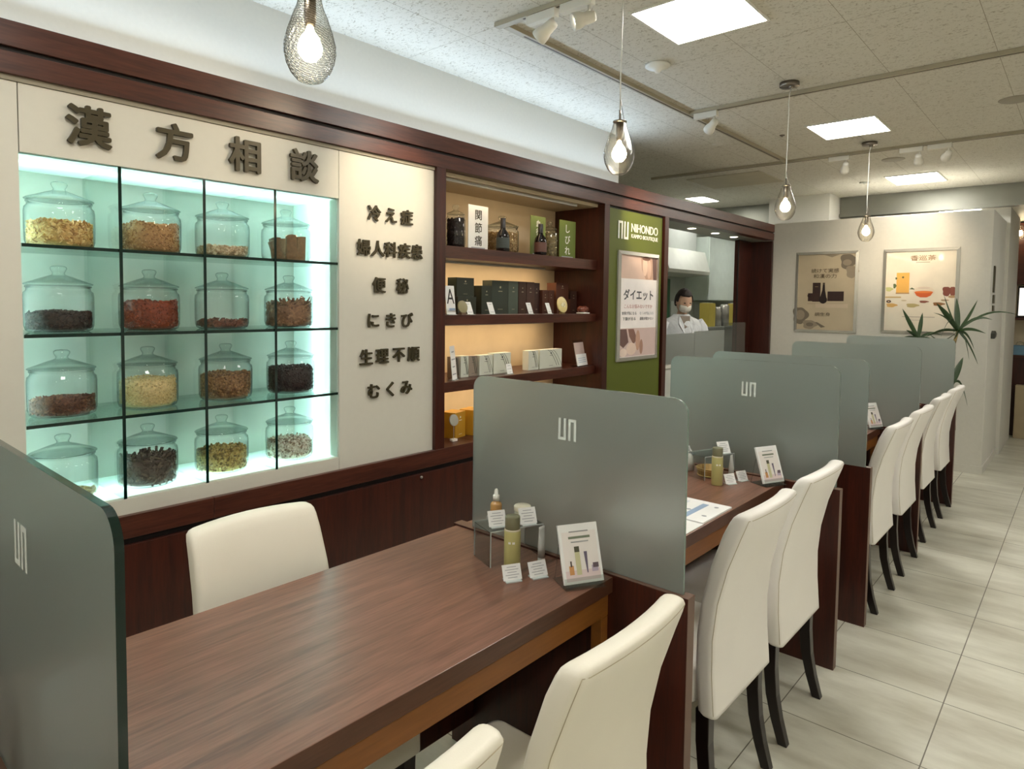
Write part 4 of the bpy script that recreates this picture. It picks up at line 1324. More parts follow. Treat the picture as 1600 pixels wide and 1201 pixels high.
def product_set(G, who, cardpos, toner, tube_p, riser_dx=0.0, riser_dy=0.0):
    D = G - 1.507
    # riser
    t = thing('riser', 'clear acrylic riser against the glass on the %s desk' % who, 'display stand', (-1.230 + riser_dx, 1.404 + D + riser_dy, TZ), math.radians(69.5), 'clear acrylic risers')
    b = NB(); box(b, -0.085, 0.085, -0.052, 0.052, 0.097, 0.100)
    for s in (-1, 1): box(b, s * 0.0835 - 0.0015, s * 0.0835 + 0.0015, -0.052, 0.052, 0, 0.097)
    r = obj('sheet', b, 'acrylic', t)
    b = NB()
    for s in (-1, 1):
        for e in (-1, 1): box(b, s * 0.0835 - 0.0015, s * 0.0835 + 0.0015, e * 0.0522 - 0.0004, e * 0.0522 + 0.0004, 0, 0.1003)
    for e in (-1, 1): box(b, -0.085, 0.085, e * 0.0522 - 0.0004, e * 0.0522 + 0.0004, 0.097, 0.1003)
    obj('polished_edges', b, 'acredge', r)
    # toner bottle
    x, y = toner
    t = thing('lotion_bottle', 'tall olive frosted lotion bottle before the riser on the %s desk' % who, 'bottle', (x, y + D, TZ))
    b = NB(); lathe(b, [(0, 0), (0.0205, 0), (0.0225, 0.003), (0.0225, 0.112), (0.021, 0.116), (0, 0.116)], n=32); bo = obj('bottle_body', b, mat('olive frosted bottle', (184, 178, 118), 0.35), t)
    b = NB(); lathe(b, [(0, 0.118), (0.0195, 0.118), (0.0205, 0.120), (0.0205, 0.151), (0.0195, 0.153), (0, 0.153)], n=32); obj('cap', b, mat('olive cap', (120, 118, 92), 0.35), t)
    b = NB()
    for k in range(-2, 3):
        a = -0.95 + k * 0.16
        if k: rect(b, (0.0226 * math.cos(a), 0.0226 * math.sin(a), 0.085), (-math.sin(a), math.cos(a), 0), (0, 0, 1), 0.003, 0.006, t=0.0003)
    obj('print', b, 'paper', bo)
    b = NB(); lathe(b, [(0.0205, 0.1135), (0.0216, 0.1135), (0.0216, 0.119), (0.0205, 0.119)], n=32); obj('collar', b, mat('cream collar', (214, 206, 182), 0.4), t)
    # tube
    x, y = tube_p
    t = thing('cream_tube', 'slim white standing tube before the riser on the %s desk' % who, 'tube', (x, y + D, TZ))
    b = NB(); lathe(b, [(0, 0), (0.0095, 0), (0.010, 0.002), (0.010, 0.018)], n=24); obj('cap', b, 'white', t)
    b = NB()
    rings = []
    for z, a, c in ((0.0182, .0098, .0098), (0.05, .0112, .0095), (0.08, .0122, .006), (0.098, .0128, .0015), (0.106, .0128, .0009)):
        rings.append([Vector((c * math.cos(q), a * math.sin(q), z)) for q in [2 * PI * i / 24 for i in range(24)]])
    loft(b, rings); bo = obj('tube_body', b, mat('pale tube', (212, 214, 210), 0.4), t)
    for (cx_, cy_, zz, rz, w, h, lab) in cardpos:
        tcard(cx_, cy_ + D, zz, rz, w, h, lab)
FA = math.radians(62)
product_set(1.507, 'foreground', [(-1.108, 1.285, TZ, FA, 0.052, 0.040, 'printed card before the olive lotion bottle on the foreground desk'),
                                  (-1.072, 1.350, TZ, FA + .1, 0.054, 0.040, 'printed card before the slim white tube on the foreground desk'),
                                  (-1.222, 1.350, TZ + 0.1003, FA, 0.052, 0.044, 'printed card on the riser below the dropper bottle'),
                                  (-1.172, 1.425, TZ + 0.1003, FA, 0.052, 0.046, 'printed card on the riser below the cream jar')],
            (-1.153, 1.332), (-1.128, 1.428))
leaflet_stand(-0.985, 1.402, math.radians(61), 'white product leaflet in a clear stand on the foreground desk')
# dropper bottle and cream jar on the riser
zt = TZ + 0.1003
t = thing('dropper_bottle', 'small amber dropper bottle with white cap standing on the foreground riser', 'bottle', (-1.276, 1.400, zt + 0.008))
b = NB(); lathe(b, [(0, 0), (0.015, 0), (0.0165, 0.003), (0.0165, 0.036), (0.014, 0.041), (0.008, 0.044), (0.008, 0.046), (0, 0.046)], n=28); obj('bottle_body', b, mat('amber serum', (196, 150, 92), 0.25), t)
b = NB(); lathe(b, [(0, 0.0465), (0.0095, 0.0465), (0.0095, 0.062), (0.0085, 0.063), (0.0055, 0.0635), (0.0055, 0.076), (0.003, 0.081), (0, 0.082)], n=24); obj('dropper', b, 'white', t)
t = thing('acrylic_block', 'small clear block under the amber dropper bottle', 'block', (-1.276, 1.400, zt), math.radians(69))
b = NB(); box(b, -0.022, 0.022, -0.018, 0.018, 0.0004, 0.0075); obj('block', b, 'acredge', t, bevel=0.001)
t = thing('cream_jar', 'low round cream jar with ivory lid on the foreground riser', 'jar', (-1.225, 1.458, zt))
b = NB(); lathe(b, [(0, 0.0004), (0.020, 0.0004), (0.0225, 0.003), (0.0225, 0.021), (0.021, 0.023), (0, 0.023)], n=32); obj('jar_body', b, mat('pale jar', (214, 212, 190), 0.3), t)
b = NB(); lathe(b, [(0, 0.0235), (0.0245, 0.0235), (0.025, 0.025), (0.025, 0.036), (0.023, 0.0385), (0, 0.039)], n=32); obj('lid', b, mat('ivory lid', (228, 222, 200), 0.35), t)

product_set(2.822, 'second', [(-1.072, 1.285, TZ, FA, 0.052, 0.040, 'printed card right of the lotion bottle on the second desk, nearer one'),
                              (-1.055, 1.368, TZ, FA + .1, 0.054, 0.040, 'printed card on the second desk, beside the leaflet stand'),
                              (-1.140, 1.375, TZ + 0.1003, FA, 0.060, 0.050, 'printed card on top of the riser on the second desk')],
            (-1.113, 1.237), (-1.100, 1.345), riser_dx=0.035, riser_dy=-0.05)
leaflet_stand(-0.975, 2.722, math.radians(66), 'white product leaflet in a clear stand on the second desk')
leaflet_stand(-0.970, 4.412, math.radians(66), 'white product leaflet in a clear stand on the third desk')
leaflet_stand(-1.165, 0.150, math.radians(61), 'white product leaflet in a clear stand before the nearest screen')
# basket
t = thing('bamboo_basket', 'round woven bamboo basket behind the lotion bottle on the second desk', 'basket', (-1.196, 2.668, TZ))
b = NB()
lathe(b, [(0, 0.001), (0.046, 0.001), (0.050, 0.004), (0.054, 0.034), (0.055, 0.038), (0.051, 0.038), (0.047, 0.006), (0, 0.005)], n=40)
obj('basket_wall', b, wood('bamboo', (150, 116, 62), (196, 162, 98), 'Z', 0.6, 3), t)
b = NB()
for z, r in ((0.036, 0.0555), (0.006, 0.0515), (0.029, 0.0545)):
    tube(b, [(r * math.cos(2 * PI * i / 40), r * math.sin(2 * PI * i / 40), z) for i in range(41)], 0.0022 if z != 0.029 else 0.0012, 6, cap=False)
obj('rim', b, mat('bamboo rim', (206, 176, 110), 0.5), t)
t = thing('tissue_pack', 'clear bag of white cotton behind the second screen, on the second desk', 'bag', (-1.315, 2.690, TZ))
b = NB()
rs = random.Random(5)
rings = [[Vector(((0.030 * k) * math.cos(a) * (1 + 0.12 * math.sin(3 * a + z * 60)), (0.040 * k) * math.sin(a) * (1 + .1 * math.cos(4 * a)), z)) for a in [2 * PI * i / 20 for i in range(20)]] for z, k in ((0.0, .8), (0.004, .95), (0.03, 1.05), (0.06, .95), (0.078, .7), (0.083, .35))]
loft(b, rings); obj('cotton', b, mat('cotton', (226, 226, 222), 0.6, bump=(60, 0.6, 0.006)), t)
b = NB()
for k in range(4): tube(b, [(0.03 * math.cos(k * 1.6), 0.03 * math.sin(k * 1.6), 0.075), (0.01, 0.0, 0.095 + 0.004 * k), (-0.03 * math.cos(k * 1.6), -0.034 * math.sin(k * 1.6), 0.07)], 0.004, 6)
obj('wrapper', b, 'acredge', t)
# papers on second desk
def booklet(x0, x1, y0, y1, z, th, label, band=True):
    t = thing('booklet', label, 'booklet', ((x0 + x1) / 2, (y0 + y1) / 2, z))
    w, h = (x1 - x0) / 2, (y1 - y0) / 2
    b = NB(); box(b, -w, w, -h, h, 0, th); obj('pages', b, 'paper', t)
    b = NB()
    Z = th + 0.0001
    if band:
        rect(b, (w * 0.45, -h * 0.05, Z), (1, 0, 0), (0, 1, 0), w * 0.16, h * 1.5, t=0.0003, mi=0)
        rect(b, (w * 0.0, h * 0.1, Z), (1, 0, 0), (0, 1, 0), w * 0.08, h * 1.2, t=0.0003, mi=1)
        ell(b, (w * 0.75, h * 0.6, Z), (1, 0, 0), (0, 1, 0), 0.008, 0.008, t=0.0003, mi=2)
    for k in range(4):
        ell(b, (w * (0.8 - 0.5 * k), -h * 0.4 + 0.3 * h * (k % 2), Z), (1, 0, 0), (0, 1, 0), 0.009, 0.007, t=0.0003, mi=2)
    obj('print', b, ['blueink', mat('pale print', (214, 220, 228), 0.6), 'inkl'], t)
    return t
booklet(-1.235, -0.938, 2.052, 2.286, TZ + 0.0002, 0.006, 'open white booklet with a pale blue band on the second desk')
booklet(-1.225, -0.936, 1.860, 2.050, TZ + 0.0002, 0.002, 'white printed sheet beside the booklet on the second desk', band=False)

# ------------------------------------------------------------------ ceiling fittings
def light_panel(x0, x1, y0, y1, label, z=CZ):
    t = thing('ceiling_light', label, 'ceiling light', ((x0 + x1) / 2, (y0 + y1) / 2, z))
    w, h = (x1 - x0) / 2, (y1 - y0) / 2
    b = NB(); box(b, -w, w, -h, h, -0.006, -0.0005); obj('diffuser', b, 'panel_e', t)
    b = NB()
    for a in ((-w - .012, w + .012, -h - .012, -h), (-w - .012, w + .012, h, h + .012), (-w - .012, -w, -h, h), (w, w + .012, -h, h)):
        box(b, *a, -0.008, -0.0005)
    obj('frame', b, 'ceilw', t)
    return t
GL = 'square ceiling light panels'
for x0, x1, y0, y1, lab in ((-1.48, -1.075, 2.42, 2.83, 'square ceiling light nearest the camera, cut by the top edge'), (-1.48, -1.075, 4.66, 5.10, 'square ceiling light before the farther pair of pendant lamps'),
                            (-1.48, -1.075, 6.90, 7.40, 'square ceiling light just before the grey metal fascia'), (-1.48, -1.075, 0.18, 0.59, 'square ceiling light above the foreground desk, out of view'),
                            (-1.48, -1.075, -2.06, -1.65, 'square ceiling light behind the camera'), (-3.50, -3.28, 6.95, 7.35, 'ceiling light over the dispensary, seen above the wooden beam')):
    light_panel(x0, x1, y0, y1, lab)
for k, y in enumerate((-1.85, 0.38, 2.62, 4.88, 7.1)):
    light_panel(0.75, 1.16, y - .2, y + .2, 'square ceiling light over the aisle side, number %s from the front, out of view' % ('one two three four five'.split()[k]))
light_panel(-1.23, -0.87, 8.12, 8.42, 'far ceiling light beyond the grey metal fascia', 2.46)
light_panel(-3.02, -2.80, 8.12, 8.42, 'small far ceiling light left of the white column', 2.46)

def rail(x0, x1, y0, y1, label):
    t = thing('track_rail', label, 'light track', ((x0 + x1) / 2, (y0 + y1) / 2, CZ - 0.0005), 0, 'cream lighting tracks on the ceiling')
    w, h = (x1 - x0) / 2, (y1 - y0) / 2
    b = NB(); box(b, -w, w, -h, h, -0.020, 0); obj('rail_body', b, 'trackw', t, bevel=0.001)
    b = NB()
    if w > h: box(b, -w + 0.15, w - 0.1, -0.004, 0.004, -0.0212, -0.0201)
    else: box(b, -0.004, 0.004, -h + 0.12, h - 0.15, -0.0212, -0.0201)
    obj('slot', b, 'track_dark', t)
    return t
rail(-1.985, 2.9, 2.130, 2.165, 'cream lighting track nearest the camera, carrying two spotlights')
rail(-1.965, -1.931, 2.167, 5.640, 'long cream lighting track running towards the far wall')
rail(-1.930, 2.9, 3.860, 3.895, 'cream lighting track across the ceiling beyond the smoke detector')
rail(-3.2, 2.9, 5.642, 5.677, 'far cream lighting track across the ceiling, carrying three spotlights')

def spotlight(x, y, target, label, lit=0, off=(0, 0)):
    """adapter on the track, arm and a tilted cylindrical head"""
    t = thing('spotlight', label, 'spotlight', (x, y, CZ - 0.0215), 0, 'white track spotlights')
    b = NB(); box(b, -0.075, 0.075, -0.016, 0.016, -0.035, 0); obj('adapter', b, 'ceilw', t, bevel=0.003)
    hx = 0.055 * (1 if off[0] >= 0 else -1)
    H = Vector((hx, off[1], -0.095))
    b = NB(); tube(b, [(hx, 0, -0.034), (hx, 0, -0.055), H + Vector((0, 0, 0.018))], 0.006, 8); obj('arm', b, 'ceilw', t)
    d = (Vector(target) - (Vector((x, y, CZ - 0.0215)) + H)).normalized()
    A = d.to_track_quat('Z', 'Y').to_matrix()
    b = NB(); lathe(b, [(0, -0.045), (0.018, -0.045), (0.022, -0.035), (0.024, 0.0), (0.031, 0.018), (0.033, 0.045), (0.030, 0.047), (0.026, 0.030), (0, 0.028)], H, 24, axis=A)
    h = obj('head', b, 'ceilw', t)
    b = NB(); lathe(b, [(0, 0.031), (0.025, 0.031)], H, 20, axis=A); obj('lens', b, 'spot_e' if lit else 'black', h)
    if lit:
        p = Vector((x, y, CZ - 0.0215)) + H + d * 0.05
        lamp('spotlight_lamp', 'SPOT', p, lit, (1.0, 0.82, 0.58), spot=0.75, blend=0.9, radius=0.02, target=target)
spotlight(-1.735, 2.1475, (-2.53, 1.98, 1.98), 'white spotlight at the start of the nearest track, left one', lit=SPOT_E * 0.55, off=(1, -0.04))
spotlight(-1.560, 2.1475, (-2.53, 0.95, 2.02), 'white spotlight on the nearest track, right one of the pair', lit=SPOT_E * 0.3, off=(1, -0.03))
spotlight(-1.830, 3.8775, (-2.53, 4.36, 2.06), 'white spotlight on the middle track where two tracks meet', lit=SPOT_E * 0.9, off=(1, -0.03))
spotlight(-1.545, 5.6595, (-2.10, 7.04, 1.5), 'white spotlight on the far track, leftmost of three', lit=SPOT_E * 0.2, off=(1, -0.03))
spotlight(-1.050, 5.6595, (-1.19, 7.04, 1.9), 'white spotlight on the far track, middle of three', lit=SPOT_E * 0.5, off=(1, -0.03))
spotlight(-0.870, 5.6595, (-1.42, 7.04, 2.12), 'white lit spotlight on the far track, rightmost of three', lit=SPOT_E * 0.7, off=(1, -0.05))



def pendant(x, y, label, zb=1.925, rz=0, ribbed=True):
    t = thing('pendant_lamp', label, 'pendant lamp', (x, y, zb), rz, 'teardrop glass pendant lamps')
    top = CZ - 0.0005 - zb
    b = NB(); lathe(b, [(0, top - 0.022), (0.048, top - 0.022), (0.050, top - 0.020), (0.050, top), (0, top)], n=32); lathe(b, [(0, top - 0.032), (0.014, top - 0.032), (0.014, top - 0.022)], (0.012, 0, 0), 16); obj('canopy', b, 'nickel', t)
    b = NB()
    pts = [(0.012, 0, top - 0.032), (0.002, 0.002, top - 0.06), (0.0, 0.0, top - 0.12), (0.003, -0.002, (top + 0.25) / 2 + 0.1), (-0.001, 0.001, 0.30), (0.0, 0.0, 0.222)]
    tube(b, pts, 0.0026, 8); obj('cord', b, mat('clear cord', (214, 212, 204), 0.25), t)
    b = NB(); tube(b, [(0, 0, 0.187), (0, 0, 0.225)], 0.004, 10); tube(b, [(0.018, 0, 0.187), (0.010, 0, 0.225), (0.002, 0, 0.262)], 0.0012, 6)
    lathe(b, [(0, 0.183), (0.024, 0.183), (0.025, 0.187), (0.022, 0.189), (0, 0.190)], n=24)
    obj('cap', b, 'nickel', t)
    prof = [(0.0, 0.001), (0.016, 0.0), (0.026, 0.004), (0.040, 0.020), (0.049, 0.040), (0.0535, 0.062), (0.053, 0.080), (0.047, 0.105), (0.037, 0.135), (0.027, 0.160), (0.0225, 0.182)]
    fine = []
    for (a, c), (d, e) in zip(prof, prof[1:]):
        for k in range(5): fine.append((a + (d - a) * k / 5, c + (e - c) * k / 5))
    fine.append(prof[-1])
    b = NB(); lathe(b, fine, n=72, twist=0.045, rib=0.030, ribn=24); obj('glass_shade', b, 'bulbglass', t)
    b = NB(); lathe(b, [(0.010, 0.183), (0.013, 0.180), (0.013, 0.130), (0.010, 0.118), (0, 0.117)], n=20); obj('socket', b, 'nickel', t)
    b = NB(); lathe(b, [(0.0, 0.044), (0.013, 0.047), (0.024, 0.060), (0.026, 0.075), (0.019, 0.095), (0.009, 0.108), (0.007, 0.117)], n=24); obj('bulb', b, 'bulb_e', t)
    return t
p0 = pendant(-1.290, 0.804, 'nearest teardrop glass pendant lamp, cord cut by the top edge', zb=1.928)
pendant(-1.290, 2.045, 'second teardrop pendant lamp, over the board beside the product shelves', zb=1.920)
pendant(-1.275, 3.705, 'third teardrop pendant lamp, hanging over the gap between desks', zb=1.925)
pendant(-1.270, 5.400, 'fourth teardrop pendant lamp, in front of the far posters', zb=1.940)
pendant(-0.088, 2.060, 'teardrop pendant lamp at the right edge over the aisle', zb=1.985)


def disc_fitting(name, x, y, r, h, m, label, cat, cone=False, z=CZ):
    b = NB()
    if cone: lathe(b, [(0, -h), (r * 0.18, -h), (r * 0.35, -h * 0.62), (r * 0.85, -h * 0.42), (r, -h * 0.25), (r, -0.0005), (0, -0.0005)], n=32)
    else: lathe(b, [(0, -h), (r * 0.92, -h), (r, -h * 0.4), (r, -0.0005), (0, -0.0005)], n=32)
    o = obj(name, b, m); o.location = (x, y, z)
    return tag(o, label, cat)
disc_fitting('smoke_detector', -1.690, 3.020, 0.062, 0.040, 'white', 'white smoke detector on the ceiling before the middle track', 'smoke detector', True)
disc_fitting('air_vent', -1.262, 6.13, 0.085, 0.006, mat('vent grey', (160, 154, 138), 0.6), 'round grey ceiling vent between the far spotlights', 'vent')
disc_fitting('air_vent', -0.375, 4.80, 0.085, 0.006, mat('vent grey', (160, 154, 138), 0.6), 'round grey ceiling vent at the right edge of the photo', 'vent')
disc_fitting('ceiling_sensor', -2.160, 4.78, 0.040, 0.012, 'ceilw', 'small round sensor on the ceiling left of the long track', 'sensor', True)
disc_fitting('ceiling_sensor', -1.690, 4.80, 0.018, 0.015, 'nickel', 'tiny metal sprinkler head beside the third pendant cord', 'sprinkler', True)
disc_fitting('ceiling_sensor', -1.700, 7.10, 0.045, 0.014, mat('vent grey', (150, 150, 140), 0.6), 'small round sensor before the grey metal fascia', 'sensor', True)
b = NB(); box(b, -2.98, -2.28, 5.93, 6.56, CZ - 0.006, CZ - 0.0005); tag(obj('access_panel', b, mat('access panel', (190, 182, 160), 0.6)), 'large beige ceiling access panel above the wooden beam', 'ceiling panel')
# downlights in the soffit
for k, (x, y, z, lab) in enumerate(((-2.70, 4.97, 2.137, 'nearest round downlight in the grey soffit beside the green panel'), (-2.70, 5.50, 2.137, 'second round downlight in the grey soffit'), (-2.70, 5.99, 2.137, 'third round downlight in the grey soffit'), (-2.70, 6.42, 2.137, 'last round downlight in the grey soffit, before the dark wood panel'))):
    t = thing('downlight', lab, 'downlight', (x, y, z), 0, 'downlights in the soffit over the dispensary opening')
    b = NB(); lathe(b, [(0, -0.003), (0.036, -0.003), (0.036, -0.0006)], n=28); obj('lens', b, 'down_e', t)
    b = NB(); lathe(b, [(0.0365, -0.004), (0.044, -0.004), (0.044, -0.0006)], n=28); obj('ring', b, 'ceilw', t)
# strip light lying on top of the wooden beam
t = thing('strip_light', 'cool white strip light lying on top of the wooden beam', 'strip light', (-2.56, 1.5, 2.2975))
b = NB(); box(b, -0.015, 0.012, -2.6, 2.6, 0.0, 0.012); obj('tube', b, emis('cool strip', (214, 232, 255), 1.0), t)
l = bpy.data.lights.new('strip_lamp', 'AREA'); l.shape = 'RECTANGLE'; l.size = 0.03; l.size_y = 5.2; l.energy = TRIM_E * 22; l.color = (0.62, 0.80, 1.0)
o = bpy.data.objects.new('strip_lamp', l); COL.objects.link(o); o.location = (-2.530, 1.5, 2.315); o.rotation_euler = (PI, 0.75, 0)

# ------------------------------------------------------------------ fittings on the side face of the far wall
b = NB(); box(b, -0.6599, -0.650, 7.20, 7.29, 1.60, 1.835); tag(obj('wall_plate', b, mat('bronze plate', (84, 80, 62), 0.4, 0.4), bevel=0.002), 'tall dark plate high on the side of the far white wall', 'plate')
b = NB(); box(b, -0.6599, -0.648, 7.22, 7.32, 1.505, 1.60 - 0.02); tag(obj('wall_plate', b, mat('bronze plate', (92, 88, 70), 0.4, 0.4), bevel=0.002), 'square dark plate below the tall plate on the far wall side', 'plate')
b = NB(); box(b, -0.6599, -0.648, 7.22, 7.32, 1.435, 1.485); tag(obj('wall_plate', b, mat('bronze plate', (92, 88, 70), 0.4, 0.4), bevel=0.002), 'small dark plate, lowest of the stacked plates on the far wall side', 'plate')
b = NB(); prism(b, [(7.24, 1.19), (7.38, 1.20), (7.42, 1.235), (7.30, 1.26), (7.24, 1.235)], lambda u, v, tt: Vector((tt, u, v)), -0.6599, -0.63); tag(obj('door_lever', b, mat('dark lever', (88, 90, 84), 0.4, 0.6), bevel=0.004), 'dark grey lever fitting on the far wall side behind the plant', 'handle')

# ------------------------------------------------------------------ dispensary: counter, cabinets, person
t = thing('dispensary_counter', 'pale counter behind the glass screens in the opening', 'counter', (-2.85, 5.9, 0))
b = NB(); box(b, 0.02, 0.24, -1.15, 0.72, 0, 0.93); obj('body', b, mat('counter white', (196, 198, 190), 0.5), t)
b = NB(); box(b, 0.01, 0.25, -1.16, 0.73, 0.931, 0.96); obj('worktop', b, 'ceilw', t, bevel=0.002)
def pane(y0, y1, z1, m, label, x=-2.620):
    b = NB(); box(b, x - 0.003, x + 0.003, y0, y1, 0.961, z1)
    return tag(obj('counter_screen', b, m), label, 'glass screen')
pane(4.76, 5.44, 1.212, 'frostpale', 'pale frosted screen on the dispensary counter, left one')
pane(5.445, 6.07, 1.225, 'frostpale', 'pale frosted screen on the dispensary counter, middle one')
pane(6.075, 6.58, 1.29, 'acrylic', 'clear screen on the dispensary counter next to the dark wood panel')
t = thing('monitor', 'dark monitor seen blurred behind the pale counter screen', 'monitor', (-2.74, 5.12, 0.9602))
b = NB(); box(b, -0.01, 0.01, -0.11, 0.11, 0.03, 0.19); obj('display', b, mat('monitor grey', (80, 86, 94), 0.4), t, bevel=0.003)
b = NB(); box(b, -0.05, 0.05, -0.06, 0.06, 0, 0.006); box(b, -0.012, 0.012, -0.01, 0.01, 0.006, 0.03); obj('stand', b, 'black', t)
t = thing('range_hood', 'white extractor hood hanging over the person in the dispensary', 'hood', (-3.9, 7.22, 1.80))
b = NB(); prism(b, [(0.002, 0.0), (0.36, 0.02), (0.37, 0.06), (0.30, 0.30), (0.002, 0.30)], lambda u, v, tt: Vector((u, tt, v)), -0.55, 0.50); obj('canopy', b, mat('hood white', (222, 226, 216), 0.35), t, bevel=0.006)
b = NB(); box(b, 0.002, 0.25, -0.4, 0.35, 0.302, 0.72); obj('duct', b, mat('duct grey', (176, 182, 176), 0.4), t)
t = thing('wall_cabinet', 'tall pale cabinet right of the hood in the dispensary', 'cabinet', (-3.9, 8.24, 1.515))
b = NB(); box(b, 0.002, 0.30, -0.44, 0.60, 0.0, 0.79); obj('body', b, mat('cabinet white', (212, 224, 216), 0.4), t, bevel=0.003)
b = NB(); box(b, 0.301, 0.318, -0.435, 0.595, 0.004, 0.786); obj('door', b, mat('cabinet white', (216, 228, 220), 0.4), t, bevel=0.003)
t = thing('notice_board', 'green board on the dispensary wall behind the person', 'board', (-3.9, 6.95, 1.15))
b = NB(); box(b, 0.002, 0.02, -0.30, 0.42, 0, 0.62); obj('panel', b, mat('board green', (58, 104, 74), 0.6), t)
b = NB()
rect(b, (0.0205, 0.02, 0.18), (0, 1, 0), (0, 0, 1), 0.07, 0.06); rect(b, (0.0205, 0.18, 0.50), (0, 1, 0), (0, 0, 1), 0.10, 0.05); rect(b, (0.0205, 0.30, 0.42), (0, 1, 0), (0, 0, 1), 0.09, 0.06)
obj('notes', b, 'paper', t)
t = thing('tile_splashback', 'pale tiled splashback under the tall dispensary cabinet', 'tiles', (-3.9, 8.0, 1.1))
b = NB()
for i in range(5):
    box(b, 0.002, 0.012, -0.58 + i * 0.21, -0.58 + i * 0.21 + 0.2, 0.11, 0.40)
obj('tiles', b, mat('splash tile', (188, 194, 186), 0.3), t)
for k, (y, x, lab) in enumerate(((7.50, -3.45, 'yellow box beside the person in the dispensary, left one'), (8.32, -3.45, 'yellow box below the tall pale cabinet, right one'))):
    t = thing('medicine_box', lab, 'box', (x, y, 1.20), 0, 'yellow boxes on the dispensary shelf')
    b = NB(); box(b, -0.06, 0.06, -0.09, 0.09, 0, 0.28); obj('carton', b, mat('yellow carton', (214, 196, 96), 0.5), t, bevel=0.002)
    b = NB(); box(b, -0.055, 0.055, -0.03, 0.03, 0.2805, 0.285); obj('flap', b, 'paper', t)
t = thing('dispensary_shelf', 'narrow grey shelf holding the yellow boxes in the dispensary', 'shelf', (-3.9, 7.9, 0))
b = NB(); box(b, 0.002, 0.56, -0.60, 0.66, 1.17, 1.1995); obj('board', b, mat('shelf grey', (150, 154, 150), 0.5), t)
b = NB(); box(b, 0.002, 0.52, -0.58, 0.64, 0, 1.17); obj('base', b, mat('shelf grey', (150, 154, 150), 0.5), t)
for k, (y, r, h, lab) in enumerate(((7.78, 0.05, 0.22, 'grey steel canister on the dispensary shelf, left of the pair'), (7.98, 0.06, 0.25, 'grey steel canister on the dispensary shelf, right of the pair'))):
    b = NB(); lathe(b, [(0, 0), (r, 0), (r, h), (r * .6, h + .02), (0, h + .02)], n=24); o = obj('canister', b, 'steel'); o.location = (-3.45, y, 1.20)
    tag(o, lab, 'canister')

# person in a white coat
P0 = Vector((-3.06, 6.06, 0))
pr = thing('person', 'person in a white lab coat and face mask looking down in the dispensary', 'person', P0, math.radians(-38))
# local frame: +x is where the person faces
vs = {}
bmv = NB()
joints = {'pelvis': ((0, 0, 0.90), .13), 'waist': ((0.01, 0, 1.02), .125), 'chest': ((0.0, 0, 1.19), .120), 'neckb': ((0.0, 0, 1.33), .060), 'neck': ((0.015, 0, 1.38), .050), 'headc': ((0.04, 0, 1.44), .05),
          'hipL': ((0, 0.09, .84), .085), 'kneeL': ((0.02, 0.095, .47), .058), 'ankL': ((0, 0.10, .08), .042), 'toeL': ((0.14, 0.11, .035), .033),
          'hipR': ((0, -0.09, .84), .085), 'kneeR': ((0.02, -0.095, .47), .058), 'ankR': ((0, -0.10, .08), .042), 'toeR': ((0.14, -0.11, .035), .033),
          'shL': ((0, 0.150, 1.255), .040), 'elL': ((0.04, 0.235, 1.04), .040), 'wrL': ((0.25, 0.14, 1.03), .026), 'paL': ((0.30, 0.11, 1.03), .026),
          'shR': ((0, -0.150, 1.255), .040), 'elR': ((0.04, -0.235, 1.04), .040), 'wrR': ((0.25, -0.14, 1.03), .026), 'paR': ((0.30, -0.11, 1.03), .026)}
edges = [('pelvis', 'waist'), ('waist', 'chest'), ('chest', 'neckb'), ('neckb', 'neck'), ('neck', 'headc'), ('pelvis', 'hipL'), ('hipL', 'kneeL'), ('kneeL', 'ankL'), ('ankL', 'toeL'), ('pelvis', 'hipR'), ('hipR', 'kneeR'), ('kneeR', 'ankR'), ('ankR', 'toeR'),
         ('chest', 'shL'), ('shL', 'elL'), ('elL', 'wrL'), ('wrL', 'paL'), ('chest', 'shR'), ('shR', 'elR'), ('elR', 'wrR'), ('wrR', 'paR')]
for s, sg in (('L', 1), ('R', -1)):
    for f_, (dy, ln) in enumerate(((0.030, .050), (0.012, .062), (-0.006, .058), (-0.024, .046))):
        a = 'f%s%da' % (s, f_); c = 'f%s%db' % (s, f_)
        joints[a] = ((0.335, sg * (0.10 + dy), 1.025), .009); joints[c] = ((0.335 + ln, sg * (0.10 + dy * 1.2), 1.005), .008)
        edges += [('pa' + s, a), (a, c)]
    joints['t%s' % s] = ((0.315, sg * 0.055, 1.03), .010); edges.append(('wr' + s, 't' + s))
names = list(joints)
me = bpy.data.meshes.new('body')
me.from_pydata([joints[n][0] for n in names], [(names.index(a), names.index(b_)) for a, b_ in edges], [])
body = bpy.data.objects.new('body', me); COL.objects.link(body); body.parent = pr
me.materials.append(M['skin'])
sk = body.modifiers.new('skin', 'SKIN'); sk.use_smooth_shade = True
for i, n in enumerate(names):
    r = joints[n][1]; me.skin_vertices[0].data[i].radius = (r, r)
    me.skin_vertices[0].data[i].use_root = (n == 'pelvis')
ss = body.modifiers.new('sub', 'SUBSURF'); ss.levels = 1; ss.render_levels = 1
